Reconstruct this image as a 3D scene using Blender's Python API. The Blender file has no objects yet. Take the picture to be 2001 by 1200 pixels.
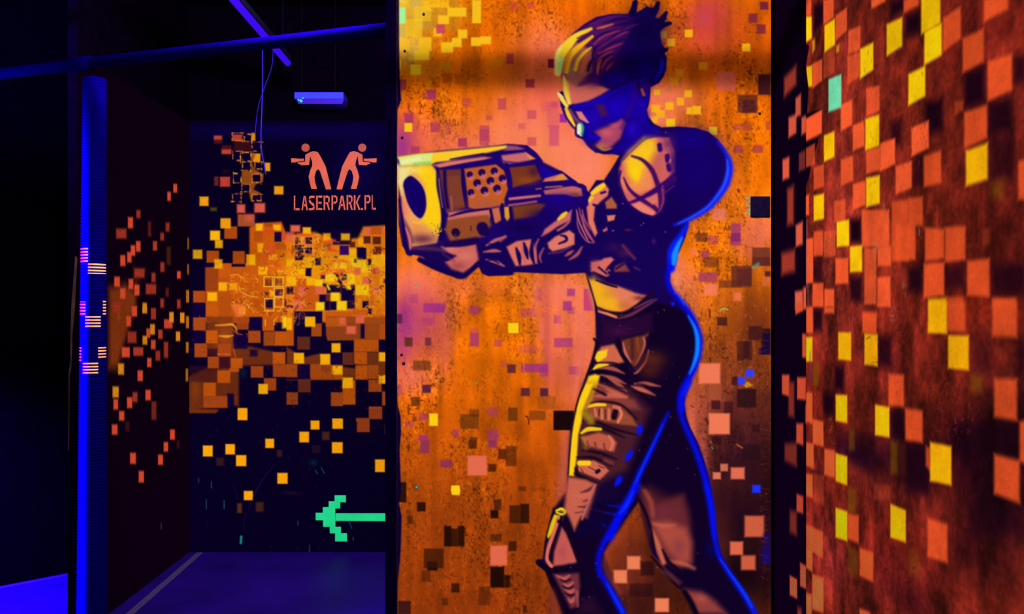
import bpy, bmesh, math, random
import numpy as np
from mathutils import Vector
C = bpy.context.scene.collection
rng = np.random.default_rng(7)
random.seed(7)

# ---------------------------------------------------------------- camera, world, lights, exposure
FPX, CX, CY, CAMZ = 1650.0, 980.0, 610.0, 1.45      # focal length in pixels of a 2001 x 1200 frame, vanishing point, eye height
cd = bpy.data.cameras.new('camera'); cam = bpy.data.objects.new('camera', cd); C.objects.link(cam)
cam.location = (0, 0, CAMZ); cam.rotation_euler = (math.pi/2, 0, 0)
cd.sensor_width = 36.0; cd.lens = FPX/2001*36
cd.shift_x = (1000.5-CX)/2001; cd.shift_y = (CY-600)/2001
bpy.context.scene.camera = cam
world = bpy.data.worlds.new('world'); bpy.context.scene.world = world; world.use_nodes = True
wb = world.node_tree.nodes['Background']; wb.inputs[0].default_value = (0.03, 0.0, 0.16, 1); wb.inputs[1].default_value = 0.012
vs = bpy.context.scene.view_settings
vs.view_transform = 'Standard'; vs.look = 'None'; vs.gamma = 1; vs.use_curve_mapping = False; vs.exposure = 0.0

def area(name, loc, target, sx, sy, power, color):
    l = bpy.data.lights.new(name, 'AREA'); l.shape = 'RECTANGLE'; l.size = sx; l.size_y = sy
    l.energy = power; l.color = color
    o = bpy.data.objects.new(name, l); C.objects.link(o); o.location = loc
    o.rotation_euler = (Vector(target)-Vector(loc)).to_track_quat('-Z', 'Y').to_euler()
    return o
MAIN = area('ceiling_lamp', (0.10, 0.60, 3.02), (0.25, 2.5, 1.35), 1.2, 0.05, 92, (1.0, 0.93, 1.0))
LOWM = area('panel_fill_low', (0.15, 0.55, 2.55), (0.25, 2.5, 1.25), 1.2, 0.05, 36, (1.0, 0.93, 1.0))  # added source without a fixture; keeps the rail's shadow only partial
CORR = area('corridor_fill', (-0.62, 2.80, 2.72), (-1.0, 5.1, 0.45), 0.3, 0.1, 125, (1.0, 0.93, 1.0))  # added unseen source that brightens the back wall
BLUE = area('blue_lamp', (-2.55, 3.12, 1.05), (-1.58, 3.28, 1.05), 0.12, 1.9, 330, (0.05, 0.0, 1.0)); BLUE.data.spread = math.radians(46)
BLF = area('blue_floor_lamp', (-3.0, 3.60, 1.5), (-2.45, 4.3, 0.0), 0.5, 0.3, 95, (0.11, 0.0, 1.0)); BLF.data.spread = math.radians(75)
BLP = area('blue_pipe_fill', (-2.9, 2.55, 1.5), (-2.35, 3.5, 2.45), 0.3, 0.1, 60, (0.08, 0.0, 1.0)); BLP.data.spread = math.radians(60)  # extra unseen source, added to light the pipe's left end
BLT = area('blue_corridor_lamp', (-1.35, 3.0, 2.9), (-1.1, 4.4, 0.0), 0.9, 0.08, 3, (0.14, 0.0, 1.0)); BLT.data.spread = math.radians(110)

# ---------------------------------------------------------------- helpers
def pt(px, py, Y):                                    # a pixel of the photograph at distance Y
    return ((px-CX)/FPX*Y, Y, CAMZ-(py-CY)/FPX*Y)
def lin(c):
    c = np.asarray(c, dtype=np.float64)/255.0
    return np.where(c <= 0.04045, c/12.92, ((c+0.055)/1.055)**2.4)

def mat(name, color, rough=0.6, metal=0.0, emit=None, es=1.0, noise=None, bump=None, spec=0.3):
    m = bpy.data.materials.new(name); m.use_nodes = True; nt = m.node_tree; b = nt.nodes['Principled BSDF']
    rgb = tuple(color)+(1,)
    b.inputs['Base Color'].default_value = rgb; b.inputs['Roughness'].default_value = rough; b.inputs['Metallic'].default_value = metal
    b.inputs['Specular IOR Level'].default_value = spec
    if emit: b.inputs['Emission Color'].default_value = tuple(emit)+(1,); b.inputs['Emission Strength'].default_value = es
    tc = nt.nodes.new('ShaderNodeTexCoord')
    n = nt.nodes.new('ShaderNodeTexNoise'); n.inputs['Scale'].default_value = noise[0] if noise else 12; n.inputs['Detail'].default_value = 6
    r = nt.nodes.new('ShaderNodeValToRGB'); k = noise[1] if noise else 0.85
    r.color_ramp.elements[0].position = 0.3; r.color_ramp.elements[1].position = 0.7
    r.color_ramp.elements[0].color = tuple(v*k for v in color)+(1,); r.color_ramp.elements[1].color = rgb
    nt.links.new(tc.outputs['Object'], n.inputs['Vector']); nt.links.new(n.outputs['Fac'], r.inputs['Fac'])
    nt.links.new(r.outputs['Color'], b.inputs['Base Color'])
    if bump:
        n2 = nt.nodes.new('ShaderNodeTexNoise'); n2.inputs['Scale'].default_value = bump[0]; n2.inputs['Detail'].default_value = 8
        bp = nt.nodes.new('ShaderNodeBump'); bp.inputs['Strength'].default_value = bump[1]; bp.inputs['Distance'].default_value = 0.004
        nt.links.new(tc.outputs['Object'], n2.inputs['Vector']); nt.links.new(n2.outputs['Fac'], bp.inputs['Height']); nt.links.new(bp.outputs['Normal'], b.inputs['Normal'])
    return m

def paint_mat(name, grain=0.25, scale=260, rough=0.75):
    """wall paint: pigment from the mesh's colour attribute, roughened by a procedural plaster grain"""
    m = bpy.data.materials.new(name); m.use_nodes = True; nt = m.node_tree; b = nt.nodes['Principled BSDF']
    b.inputs['Roughness'].default_value = rough; b.inputs['Specular IOR Level'].default_value = 0.0
    a = nt.nodes.new('ShaderNodeVertexColor'); a.layer_name = 'pigment'
    tc = nt.nodes.new('ShaderNodeTexCoord')
    n = nt.nodes.new('ShaderNodeTexNoise'); n.inputs['Scale'].default_value = scale; n.inputs['Detail'].default_value = 5; n.inputs['Roughness'].default_value = 0.7
    r = nt.nodes.new('ShaderNodeMapRange'); r.inputs[1].default_value = 0.35; r.inputs[2].default_value = 0.65
    r.inputs[3].default_value = 1-grain; r.inputs[4].default_value = 1+grain*0.6
    mx = nt.nodes.new('ShaderNodeVectorMath'); mx.operation = 'SCALE'
    nt.links.new(tc.outputs['Object'], n.inputs['Vector']); nt.links.new(n.outputs['Fac'], r.inputs[0])
    nt.links.new(a.outputs['Color'], mx.inputs[0]); nt.links.new(r.outputs[0], mx.inputs['Scale'])
    nt.links.new(mx.outputs[0], b.inputs['Base Color'])
    bp = nt.nodes.new('ShaderNodeBump'); bp.inputs['Strength'].default_value = 0.2; bp.inputs['Distance'].default_value = 0.001
    nt.links.new(n.outputs['Fac'], bp.inputs['Height']); nt.links.new(bp.outputs['Normal'], b.inputs['Normal'])
    return m

def link(name, me, m=None, parent=None, loc=None, **props):
    o = bpy.data.objects.new(name, me); C.objects.link(o)
    if m: me.materials.append(m)
    if parent: o.parent = parent
    if loc is not None: o.location = loc
    for k, v in props.items(): o[k] = v
    return o
def empty(name, loc, **props):
    o = bpy.data.objects.new(name, None); C.objects.link(o); o.location = loc; o.empty_display_size = 0.1
    for k, v in props.items(): o[k] = v
    return o
def bm_mesh(name, bm, smooth=False):
    me = bpy.data.meshes.new(name); bmesh.ops.recalc_face_normals(bm, faces=bm.faces[:]); bm.to_mesh(me); bm.free()
    if smooth:
        for p in me.polygons: p.use_smooth = True
    return me
def box_bm(bm, lo, hi, bevel=0.0):
    r = bmesh.ops.create_cube(bm, size=1.0)
    vs_ = r['verts']
    for v in vs_:
        v.co = Vector([(lo[i]+hi[i])/2+v.co[i]*(hi[i]-lo[i]) for i in range(3)])
    if bevel:
        es = list({e for v in vs_ for e in v.link_edges})
        bmesh.ops.bevel(bm, geom=es, offset=bevel, segments=2, affect='EDGES', profile=0.7)
def tube_bm(bm, pts, rad, n=12, cap=True):
    pts = [Vector(p) for p in pts]; rings = []
    rads = rad if isinstance(rad, (list, tuple)) else [rad]*len(pts)
    up = Vector((0, 0, 1)) if abs((pts[-1]-pts[0]).normalized().z) < 0.9 else Vector((0, 1, 0))
    for i, p in enumerate(pts):
        t = (pts[min(i+1, len(pts)-1)]-pts[max(i-1, 0)]).normalized()
        a = t.cross(up).normalized(); b = t.cross(a).normalized()
        rings.append([bm.verts.new(p+(a*math.cos(2*math.pi*k/n)+b*math.sin(2*math.pi*k/n))*rads[i]) for k in range(n)])
    for i in range(len(rings)-1):
        for k in range(n): bm.faces.new((rings[i][k], rings[i][(k+1) % n], rings[i+1][(k+1) % n], rings[i+1][k]))
    if cap: bm.faces.new(rings[0]); bm.faces.new(rings[-1][::-1])
def prism_bm(bm, pts, y0, y1):                        # outline in x,z given thickness along y
    f = [bm.verts.new((x, y0, z)) for x, z in pts]; b = [bm.verts.new((x, y1, z)) for x, z in pts]
    n = len(pts); bm.faces.new(f); bm.faces.new(b[::-1])
    for i in range(n): bm.faces.new((f[i], b[i], b[(i+1) % n], f[(i+1) % n]))

# ---------------------------------------------------------------- paint: brush strokes laid down on a fine grid of pigment
def crom(pts, sub=6):
    P = np.asarray(pts, float)
    if len(P) < 3: return P
    Q = np.vstack([2*P[0]-P[1], P, 2*P[-1]-P[-2]]); out = []
    for i in range(1, len(Q)-2):
        p0, p1, p2, p3 = Q[i-1:i+3]
        for t in np.linspace(0, 1, sub, endpoint=False):
            out.append(0.5*((2*p1)+(-p0+p2)*t+(2*p0-5*p1+4*p2-p3)*t*t+(-p0+3*p1-3*p2+p3)*t**3))
    out.append(P[-1]); return np.array(out)
def vnoise(nv, nu, sv, su, r):
    """smooth value noise with cells of sv x su samples"""
    gy, gx = int(nv/sv)+3, int(nu/su)+3; g = r.random((gy, gx))
    y = np.arange(nv)/sv; x = np.arange(nu)/su; iy = y.astype(int); ix = x.astype(int)
    fy = (y-iy)[:, None]; fx = (x-ix)[None, :]; fy = fy*fy*(3-2*fy); fx = fx*fx*(3-2*fx)
    return (g[iy][:, ix]*(1-fy)+g[iy+1][:, ix]*fy)*(1-fx)+(g[iy][:, ix+1]*(1-fy)+g[iy+1][:, ix+1]*fy)*fx

class Canvas:
    def __init__(s, u0, v0, u1, v1, step, base, tf=None):
        s.u0, s.v0, s.step = u0, v0, step
        s.nu = int(round((u1-u0)/step))+1; s.nv = int(round((v1-v0)/step))+1
        s.U = u0+np.arange(s.nu)*step; s.V = v0+np.arange(s.nv)*step
        s.A = np.zeros((s.nv, s.nu, 3)); s.A[:] = base; s.tf = tf
        s.o = (0., 0., 1.)
    def z(s, ox, oy, k): s.o = (ox, oy, k); return s     # coordinates that follow are read in a crop enlarged k times
    def xy(s, pts):
        P = np.asarray(pts, float)
        P2 = np.stack([s.o[0]+P[:, 0]/s.o[2], s.o[1]+P[:, 1]/s.o[2]], 1)
        if s.tf: P2 = s.tf(P2)
        return P2
    def win(s, lo, hi):
        i0 = max(0, int((lo[0]-s.u0)/s.step)); i1 = min(s.nu, int((hi[0]-s.u0)/s.step)+2)
        j0 = max(0, int((lo[1]-s.v0)/s.step)); j1 = min(s.nv, int((hi[1]-s.v0)/s.step)+2)
        if i0 >= i1 or j0 >= j1: return None
        return j0, j1, i0, i1
    def cover(s, P, blur):
        w = s.win(P.min(0)-blur-1, P.max(0)+blur+1)
        if w is None: return None, None
        j0, j1, i0, i1 = w
        X = s.U[i0:i1][None, :]; Y = s.V[j0:j1][:, None]
        d = np.full((j1-j0, i1-i0), 1e9); ins = np.zeros((j1-j0, i1-i0), bool)
        for a, b in zip(P, np.roll(P, -1, 0)):
            e = b-a; L = e@e+1e-12
            t = np.clip(((X-a[0])*e[0]+(Y-a[1])*e[1])/L, 0, 1)
            d = np.minimum(d, (X-a[0]-t*e[0])**2+(Y-a[1]-t*e[1])**2)
            if a[1] != b[1]:
                c = (Y > min(a[1], b[1])) & (Y <= max(a[1], b[1]))
                ins ^= c & (X < a[0]+(Y-a[1])*e[0]/e[1])
        sd = np.sqrt(d)*np.where(ins, 1, -1)
        t = np.clip(0.5+sd/(2*blur), 0, 1)
        return w, t*t*(3-2*t)
    def put(s, w, al, col, a):
        j0, j1, i0, i1 = w; al = (al*a)[..., None]
        s.A[j0:j1, i0:i1] = s.A[j0:j1, i0:i1]*(1-al)+np.asarray(col, float)*al
    def poly(s, pts, col, blur=1.2, a=1.0, smooth=False):
        P = s.xy(pts)
        if smooth: P = crom(np.vstack([P, P[:1]]), 5)[:-1]
        w, al = s.cover(P, blur)
        if w: s.put(w, al, col, a)
    def rect(s, x0, y0, x1, y1, col, blur=1.3, a=1.0): s.poly([(x0, y0), (x1, y0), (x1, y1), (x0, y1)], col, blur, a)
    def stroke(s, pts, wd, col, blur=1.5, a=1.0, smooth=True):
        """wd: brush width(s) in the crop's own pixels"""
        P = s.xy(pts); n = len(P); wds = np.asarray(wd if isinstance(wd, (list, tuple)) else [wd]*n, float)/s.o[2]/2
        if len(wds) != n: wds = np.interp(np.linspace(0, 1, n), np.linspace(0, 1, len(wds)), wds)
        Q = np.column_stack([P, wds])
        if smooth: Q = crom(Q, 6)
        m = Q[:, 2].max()+blur+1
        w = s.win(Q[:, :2].min(0)-m, Q[:, :2].max(0)+m)
        if w is None: return
        j0, j1, i0, i1 = w
        X = s.U[i0:i1][None, :]; Y = s.V[j0:j1][:, None]; best = np.full((j1-j0, i1-i0), -1e9)
        for a_, b_ in zip(Q[:-1], Q[1:]):
            e = b_[:2]-a_[:2]; L = e@e+1e-12
            t = np.clip(((X-a_[0])*e[0]+(Y-a_[1])*e[1])/L, 0, 1)
            dd = np.sqrt((X-a_[0]-t*e[0])**2+(Y-a_[1]-t*e[1])**2)
            best = np.maximum(best, a_[2]+(b_[2]-a_[2])*t-dd)
        t = np.clip(0.5+best/(2*blur), 0, 1); s.put(w, t*t*(3-2*t), col, a)
    def strokes(s, wd, col, lists, blur=1.5, a=1.0):
        for p in lists: s.stroke(p, wd, col, blur, a)
    def blob(s, x, y, rx, ry, col, a=1.0, rot=0):
        c = s.xy([(x, y)])[0]; rx /= s.o[2]; ry /= s.o[2]; R = max(rx, ry)*2.4
        w = s.win(c-R, c+R)
        if w is None: return
        j0, j1, i0, i1 = w
        X = s.U[i0:i1][None, :]-c[0]; Y = s.V[j0:j1][:, None]-c[1]; cr, sr = math.cos(rot), math.sin(rot)
        al = np.exp(-(((X*cr+Y*sr)/rx)**2+((-X*sr+Y*cr)/ry)**2)); s.put(w, al, col, a)
    def tiles(s, col, lst, blur=1.3, a=1.0, jit=0.0):
        for t in lst:
            x0, y0, x1, y1 = t[:4]; al = t[4] if len(t) > 4 else a
            j = lambda: random.uniform(-jit, jit)
            s.poly([(x0+j(), y0+j()), (x1+j(), y0+j()), (x1+j(), y1+j()), (x0+j(), y1+j())], col, blur, al)
    def mottle(s, mask, amt, cells, r):
        """flecks and wear: multiplies the pigment inside mask"""
        f = np.zeros((s.nv, s.nu))
        for (cv, cu, k) in cells: f += k*(vnoise(s.nv, s.nu, cv, cu, r)-0.5)
        s.A *= np.clip(1+amt*mask*f, 0.15, 1.9)[..., None]

def shade_free(cv, gain):                             # photograph colour / light reaching that spot = pigment
    return np.clip(lin(np.clip(cv.A, 0, 255))/gain[..., None], 0, 0.97)

def grid_object(name, cv, posf, pig, m, parent=None, masks=None, names=None, **props):
    """turns a canvas into meshes; quads whose centre falls in a mask become that mask's own mesh"""
    UU, VV = np.meshgrid(cv.U, cv.V); co = posf(UU.ravel(), VV.ravel()); nv, nu = cv.nv, cv.nu
    idx = np.arange(nv*nu).reshape(nv, nu)
    quads = np.stack([idx[:-1, :-1], idx[1:, :-1], idx[1:, 1:], idx[:-1, 1:]], -1).reshape(-1, 4)
    owner = np.zeros((nv-1)*(nu-1), int)
    if masks:
        for k, mk in enumerate(masks): owner[mk[:-1, :-1].ravel()] = k+1
    out = []
    col = np.concatenate([pig.reshape(-1, 3), np.ones((nv*nu, 1))], 1)
    for k, nm in enumerate([name]+(names or [])):
        q = quads[owner == k]
        used = np.unique(q); remap = np.zeros(nv*nu, int); remap[used] = np.arange(len(used)); q2 = remap[q]
        me = bpy.data.meshes.new(nm); me.vertices.add(len(used)); me.vertices.foreach_set('co', co[used].ravel().astype(np.float32))
        me.loops.add(q2.size); me.loops.foreach_set('vertex_index', q2.ravel().astype(np.int32))
        me.polygons.add(len(q2)); me.polygons.foreach_set('loop_start', (np.arange(len(q2))*4).astype(np.int32))
        at = me.color_attributes.new('pigment', 'FLOAT_COLOR', 'POINT'); at.data.foreach_set('color', col[used].ravel().astype(np.float32))
        me.update(calc_edges=True); me.validate()
        o = link(nm, me, m, parent)
        if k == 0:
            for kk, vv in props.items(): o[kk] = vv
        out.append(o)
    return out
# ================================================================ the centre panel's paint, read off the photograph
K = (14, 4, 62); K2 = (24, 4, 92); B1 = (16, 0, 150); BL = (10, 10, 225); BB = (5, 25, 255)
YE = (255, 214, 18); YD = (228, 170, 15); PK = (246, 128, 96); SA = (214, 112, 92); SB = (160, 72, 66); OR = (226, 112, 14); BR = (120, 56, 26); VI = (150, 48, 132); MA = (196, 66, 106)
PAN = Canvas(776, -214, 1506, 1346, 1.5, (0, 0, 0)); p = PAN
ys = p.V; xs = p.U
grad = np.stack([np.interp(ys, [0, 150, 450, 700, 850, 1000, 1200], c) for c in ([240, 236, 242, 230, 194, 164, 146], [114, 110, 122, 110, 86, 68, 57], [2, 2, 6, 4, 8, 10, 10])], 1)
p.A[:] = grad[:, None, :]
p.z(0, 0, 1)
# broad sprayed clouds
for b in [(1120, 50, 90, 60, (222, 90, 8), .6), (1000, 30, 70, 50, (222, 100, 5), .6), (1420, 60, 120, 70, (196, 78, 12), .75), (1450, 130, 110, 60, (190, 74, 10), .6),
          (1380, 50, 50, 60, (200, 66, 62), .85), (1395, 20, 30, 30, (205, 66, 70), .6), (1060, 60, 40, 34, (248, 120, 70), .5), (1075, 95, 60, 36, PK, .75), (1050, 130, 60, 40, (236, 96, 60), .6),
          (930, 300, 150, 52, (250, 124, 88), .9), (830, 270, 60, 46, (244, 110, 72), .8), (1040, 235, 90, 60, (252, 128, 92), .95), (1100, 290, 90, 60, (255, 132, 96), 1), (1110, 210, 60, 60, (246, 118, 92), .9), (1060, 180, 50, 34, (240, 104, 80), .8),
          (1130, 330, 50, 40, (255, 136, 100), .9), (1060, 290, 40, 36, (248, 150, 80), .5), (1150, 330, 40, 50, (255, 140, 104), .9), (1000, 270, 60, 30, (255, 134, 90), .7),
          (790, 275, 26, 50, (196, 66, 120), .8), (785, 290, 16, 30, (150, 46, 150), .7),
          (1290, 185, 56, 30, (250, 128, 90), .95), (1320, 200, 56, 34, (246, 124, 80), .75), (1285, 235, 34, 20, (255, 140, 104), .9),
          (1485, 450, 40, 44, (238, 116, 76), .9), (1470, 480, 34, 40, (236, 112, 80), .7),
          (810, 560, 60, 50, (250, 124, 92), .95), (900, 560, 60, 22, (246, 120, 76), .6), (950, 560, 80, 20, (240, 110, 40), .5), (805, 640, 46, 60, (192, 72, 112), .85), (830, 610, 60, 36, (196, 72, 112), .6), (785, 680, 22, 50, (186, 66, 124), .7), (800, 740, 46, 30, (242, 116, 88), .85), (790, 620, 14, 40, (150, 44, 130), .7), (850, 660, 26, 60, (206, 84, 92), .5), (873, 670, 16, 60, (214, 100, 90), .5),
          (1100, 570, 60, 34, (250, 128, 96), .95), (1135, 620, 34, 70, (252, 130, 98), .95), (1080, 640, 34, 90, (246, 124, 90), .8), (1145, 690, 26, 60, (246, 122, 92), .9), (1110, 700, 40, 70, (226, 110, 60), .6), (1125, 740, 26, 70, (220, 104, 84), .7), (1085, 720, 20, 60, (206, 90, 76), .5), (1063, 600, 8, 80, (214, 90, 80), .6), (1070, 700, 6, 90, (190, 74, 84), .5),
          (1107, 900, 12, 110, (206, 96, 82), .8), (1095, 960, 10, 60, (196, 92, 80), .6), (1340, 560, 26, 44, (240, 122, 84), .9), (1322, 545, 14, 40, (255, 146, 108), .9), (1358, 590, 16, 40, (232, 120, 88), .7), (1325, 515, 16, 14, (238, 124, 84), .7),
          (1410, 700, 90, 90, (150, 70, 26), .85), (1400, 600, 80, 60, (190, 96, 24), .6), (1480, 640, 50, 90, (92, 36, 22), .8), (1440, 800, 110, 90, (112, 46, 34), .95), (1400, 900, 100, 80, (92, 34, 28), .85), (1455, 900, 80, 90, (58, 20, 32), .95), (1440, 1010, 120, 90, (40, 12, 26), 1), (1440, 1120, 120, 90, (24, 6, 18), 1), (1300, 1100, 60, 100, (60, 22, 14), .9), (1250, 1180, 90, 60, (52, 18, 16), .9), (1230, 1100, 40, 80, (112, 42, 34), .6), (1500, 1000, 30, 200, (30, 8, 20), .7),
          (1350, 830, 16, 90, (216, 104, 78), .85), (1370, 900, 14, 70, (206, 98, 76), .8), (1385, 780, 30, 50, (178, 84, 60), .5), (1410, 1050, 16, 60, (90, 34, 26), .6),
          (800, 20, 50, 50, (236, 196, 60), .9), (795, 70, 34, 50, (226, 190, 70), .9), (860, 20, 60, 30, (240, 176, 30), .6), (800, 105, 34, 24, (236, 178, 50), .7), (850, 60, 50, 40, (236, 140, 18), .5)]:
    p.blob(b[0], b[1], b[2], b[3], b[4], b[5])
# worn, flecked paint
pinkish = np.clip((p.A[:, :, 2]-30)/60, 0, 1)
mk = (1-0.85*pinkish)
r1 = np.random.default_rng(3)
fl = vnoise(p.nv, p.nu, 2.2, 2.0, r1)*.6+vnoise(p.nv, p.nu, 5, 3, r1)*.4; big = vnoise(p.nv, p.nu, 90, 50, r1)*.6+vnoise(p.nv, p.nu, 30, 22, r1)*.4
wear = np.clip((big-.35)*2.2, 0.15, 1)
dk = np.clip((fl-.60)*6, 0, 1)*wear*mk; lt = np.clip((.36-fl)*7, 0, 1)*wear*mk
p.A *= (1-.42*dk)[..., None]
p.A += (lt[..., None])*np.array([24, 34, 6])*np.clip(p.A[:, :, :1]/200, 0, 1)
p.A *= (1+0.22*mk*(vnoise(p.nv, p.nu, 60, 8, r1)-.5)+0.2*mk*(vnoise(p.nv, p.nu, 22, 20, r1)-.5))[..., None]
for (x0, x1, y0, y1, n_) in [(862, 895, 180, 262, 90), (975, 1110, 0, 60, 60), (860, 960, 20, 120, 90), (780, 860, 560, 760, 0), (870, 900, 560, 640, 130), (990, 1015, 560, 720, 90), (880, 1000, 720, 900, 160), (1370, 1420, 600, 700, 90), (1380, 1460, 480, 560, 110), (790, 1000, 860, 1010, 320), (780, 1050, 1010, 1190, 260), (1330, 1500, 540, 780, 200)]:
    for _ in range(int(n_*1.7)):
        x, y = random.uniform(x0, x1), random.uniform(y0, y1); q = random.random()
        c = (70, 26, 8) if q < .6 else (250, 160, 30)
        if y > 900: c = (50, 18, 6) if q < .6 else (226, 120, 16)
        L_ = random.uniform(2, 8); an = random.choice([1.3, 1.6, 1.9, random.uniform(0, 3)])
        p.stroke([(x, y), (x+L_*math.cos(an), y+L_*math.sin(an))], random.uniform(.8, 2.0), c, .9, random.uniform(.12, .42), smooth=False)
# top-left patches (crop x4)
p.z(770, 0, 4)
G1 = (216, 186, 78); G2 = (255, 208, 30); G3 = (200, 140, 30)
p.tiles(G1, [(130, 0, 215, 60), (40, 190, 90, 290), (160, 70, 300, 230, .6), (110, 350, 190, 470, .5), (150, 290, 210, 400, .4)], 2.0, .8)
p.tiles(G3, [(300, 55, 415, 120), (430, 0, 510, 50), (230, 90, 340, 230, .7), (420, 130, 520, 240, .4)], 2.0, .65)
p.tiles(G2, [(40, 0, 120, 60, .5), (215, 0, 430, 60, .6), (160, 50, 290, 165, .55), (90, 150, 220, 290, .6), (345, 120, 430, 190), (420, 60, 565, 130), (610, 0, 680, 182), (500, 232, 572, 300), (452, 296, 528, 368), (368, 330, 462, 412), (602, 292, 680, 360), (675, 285, 758, 346), (195, 290, 292, 400, .8), (160, 395, 275, 470, .95), (40, 300, 130, 400, .55), (128, 505, 210, 585, .95), (307, 220, 372, 285, .8), (28, 465, 56, 540)], 1.8, .92)
p.tiles((222, 138, 12), [(360, 480, 445, 550, .8), (770, 458, 845, 522, .55), (210, 520, 360, 600, .4), (245, 640, 290, 690, .7)], 1.8)
p.tiles((206, 66, 104), [(330, 190, 395, 262), (1282, 362, 1330, 430)], 2, .9)
p.tiles((214, 76, 60), [(900, 10, 968, 78, .7), (1040, 20, 1104, 70, .7), (1160, 245, 1190, 290, 0)], 2.4)
p.tiles((150, 30, 30), [(1204, 462, 1272, 530)], 1.5, 1)
p.tiles((128, 22, 66), [(1204, 462, 1272, 530)], 1.5, .9)
p.tiles((150, 40, 60), [(878, 418, 936, 500, .75), (1028, 618, 1098, 686, .85), (38, 620, 94, 706, .8)], 2)
p.tiles((176, 56, 96), [(256, 704, 330, 778, .95), (220, 720, 256, 770, .4), (530, 768, 600, 836, .45), (812, 768, 876, 858, .6), (82, 888, 150, 964, .9), (284, 960, 360, 1032, .7), (668, 980, 744, 1138, .6), (668, 1010, 744, 1100, .5), (500, 1080, 570, 1148, .95), (130, 1144, 200, 1200, .85), (1042, 862, 1112, 930, .5), (970, 962, 1024, 1010, .3), (1042, 1072, 1112, 1140, .5), (1228, 792, 1280, 840, .45), (400, 960, 450, 1050, .35), (720, 900, 770, 940, .4)], 2)
p.tiles((206, 72, 120), [(1195, 800, 1290, 1000, .3), (1212, 980, 1290, 1140, .65), (1150, 800, 1230, 870, .2)], 2.5)
p.tiles((166, 42, 160), [(1294, 890, 1350, 958, .95)], 1.5)
p.tiles((176, 70, 8), [(380, 570, 460, 650, .5), (470, 570, 545, 660, .4), (286, 600, 360, 680, .35)], 2)
p.tiles((255, 205, 20), [(82, 962, 142, 1030, 1)], 1.4)
p.poly([(40, 62), (88, 55), (90, 182), (40, 186)], (168, 255, 158), 1.6); p.blob(55, 10, 50, 12, (220, 230, 120), .6)
p.stroke([(215, 820), (217, 838)], 8, (70, 20, 40), 1)
# left side below the gun (crop x3.75)
p.z(770, 540, 3.75)
p.tiles((156, 46, 132), [(215, 198, 372, 266, .75), (285, 215, 370, 266, .5), (555, 415, 622, 515, .7), (555, 375, 622, 420, .3), (550, 215, 628, 280, .55), (1268, 90, 1326, 146, .7), (1238, 182, 1302, 250, .75), (1275, 225, 1325, 278, .4), (1172, 285, 1222, 346, .6), (1172, 452, 1310, 520, .6), (735, 465, 790, 515, .45), (932, 640, 1130, 704, .75), (1065, 665, 1130, 735, .5), (1282, 660, 1358, 720, .5), (180, 1005, 248, 1055, .5), (80, 1060, 145, 1110, .4), (685, 1125, 765, 1200, .6), (180, 1165, 250, 1200, .8), (430, 1120, 480, 1180, .45), (925, 235, 1045, 300, .4), (915, 500, 1045, 565, .3), (20, 800, 60, 870, .4), (685, 960, 760, 1025, .45), (780, 620, 830, 670, .3), (1040, 90, 1080, 180, .3), (120, 130, 175, 195, .35), (210, 300, 300, 360, .35)], 2.0)
p.tiles((198, 62, 120), [(1390, 92, 1462, 252, .9)], 1.6)
p.tiles((70, 26, 60), [(20, 276, 60, 345, .7), (228, 450, 272, 508, .6), (205, 795, 270, 855, .85), (830, 645, 892, 710, .75), (930, 818, 995, 878, .8), (1070, 820, 1130, 880, .85)], 1.8)
p.tiles((84, 44, 14), [(78, 448, 136, 514, .8), (140, 618, 268, 690, .6), (125, 884, 192, 952, .75), (835, 962, 905, 1060, .7), (550, 975, 622, 1030, .55), (485, 1010, 622, 1118, .6), (990, 985, 1110, 1055, .5), (1050, 880, 1180, 975, .25), (555, 1180, 610, 1200, .8)], 2)
p.rect(1168, 985, 1318, 1128, (20, 5, 10), 1.6, .97)
p.stroke([(965, 1025), (980, 1035), (990, 1085)], 7, (50, 14, 20), 1)
p.tiles(YE, [(836, 342, 912, 416, 1), (258, 1006, 321, 1096, 1)], 1.5)
for yy in range(0, 700, 18): p.stroke([(900+6*math.sin(yy/40)+yy*.08, yy), (902+yy*.08, yy+16)], 7, (255, 170, 30), 1.2, random.uniform(.1, .6), smooth=False)
p.strokes(20, (222, 96, 80), [[(1125, 120), (1130, 500), (1150, 760)], [(365, 520), (372, 690)]], 5, .5)
p.strokes(34, (244, 120, 96), [[(1040, 20), (1035, 260)], [(1215, 120), (1205, 420)], [(1080, 320), (1085, 440)], [(1390, 300), (1330, 900)]], 6, .55)
for a_, b_ in [((160, 68), 9), ((599, 780), 7)]: p.stroke([a_, (a_[0]+1, a_[1]+1)], b_*1.8, (90, 240, 110), 1); p.stroke([a_, (a_[0]+1, a_[1]+1)], b_, (40, 90, 60), .8)
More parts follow.
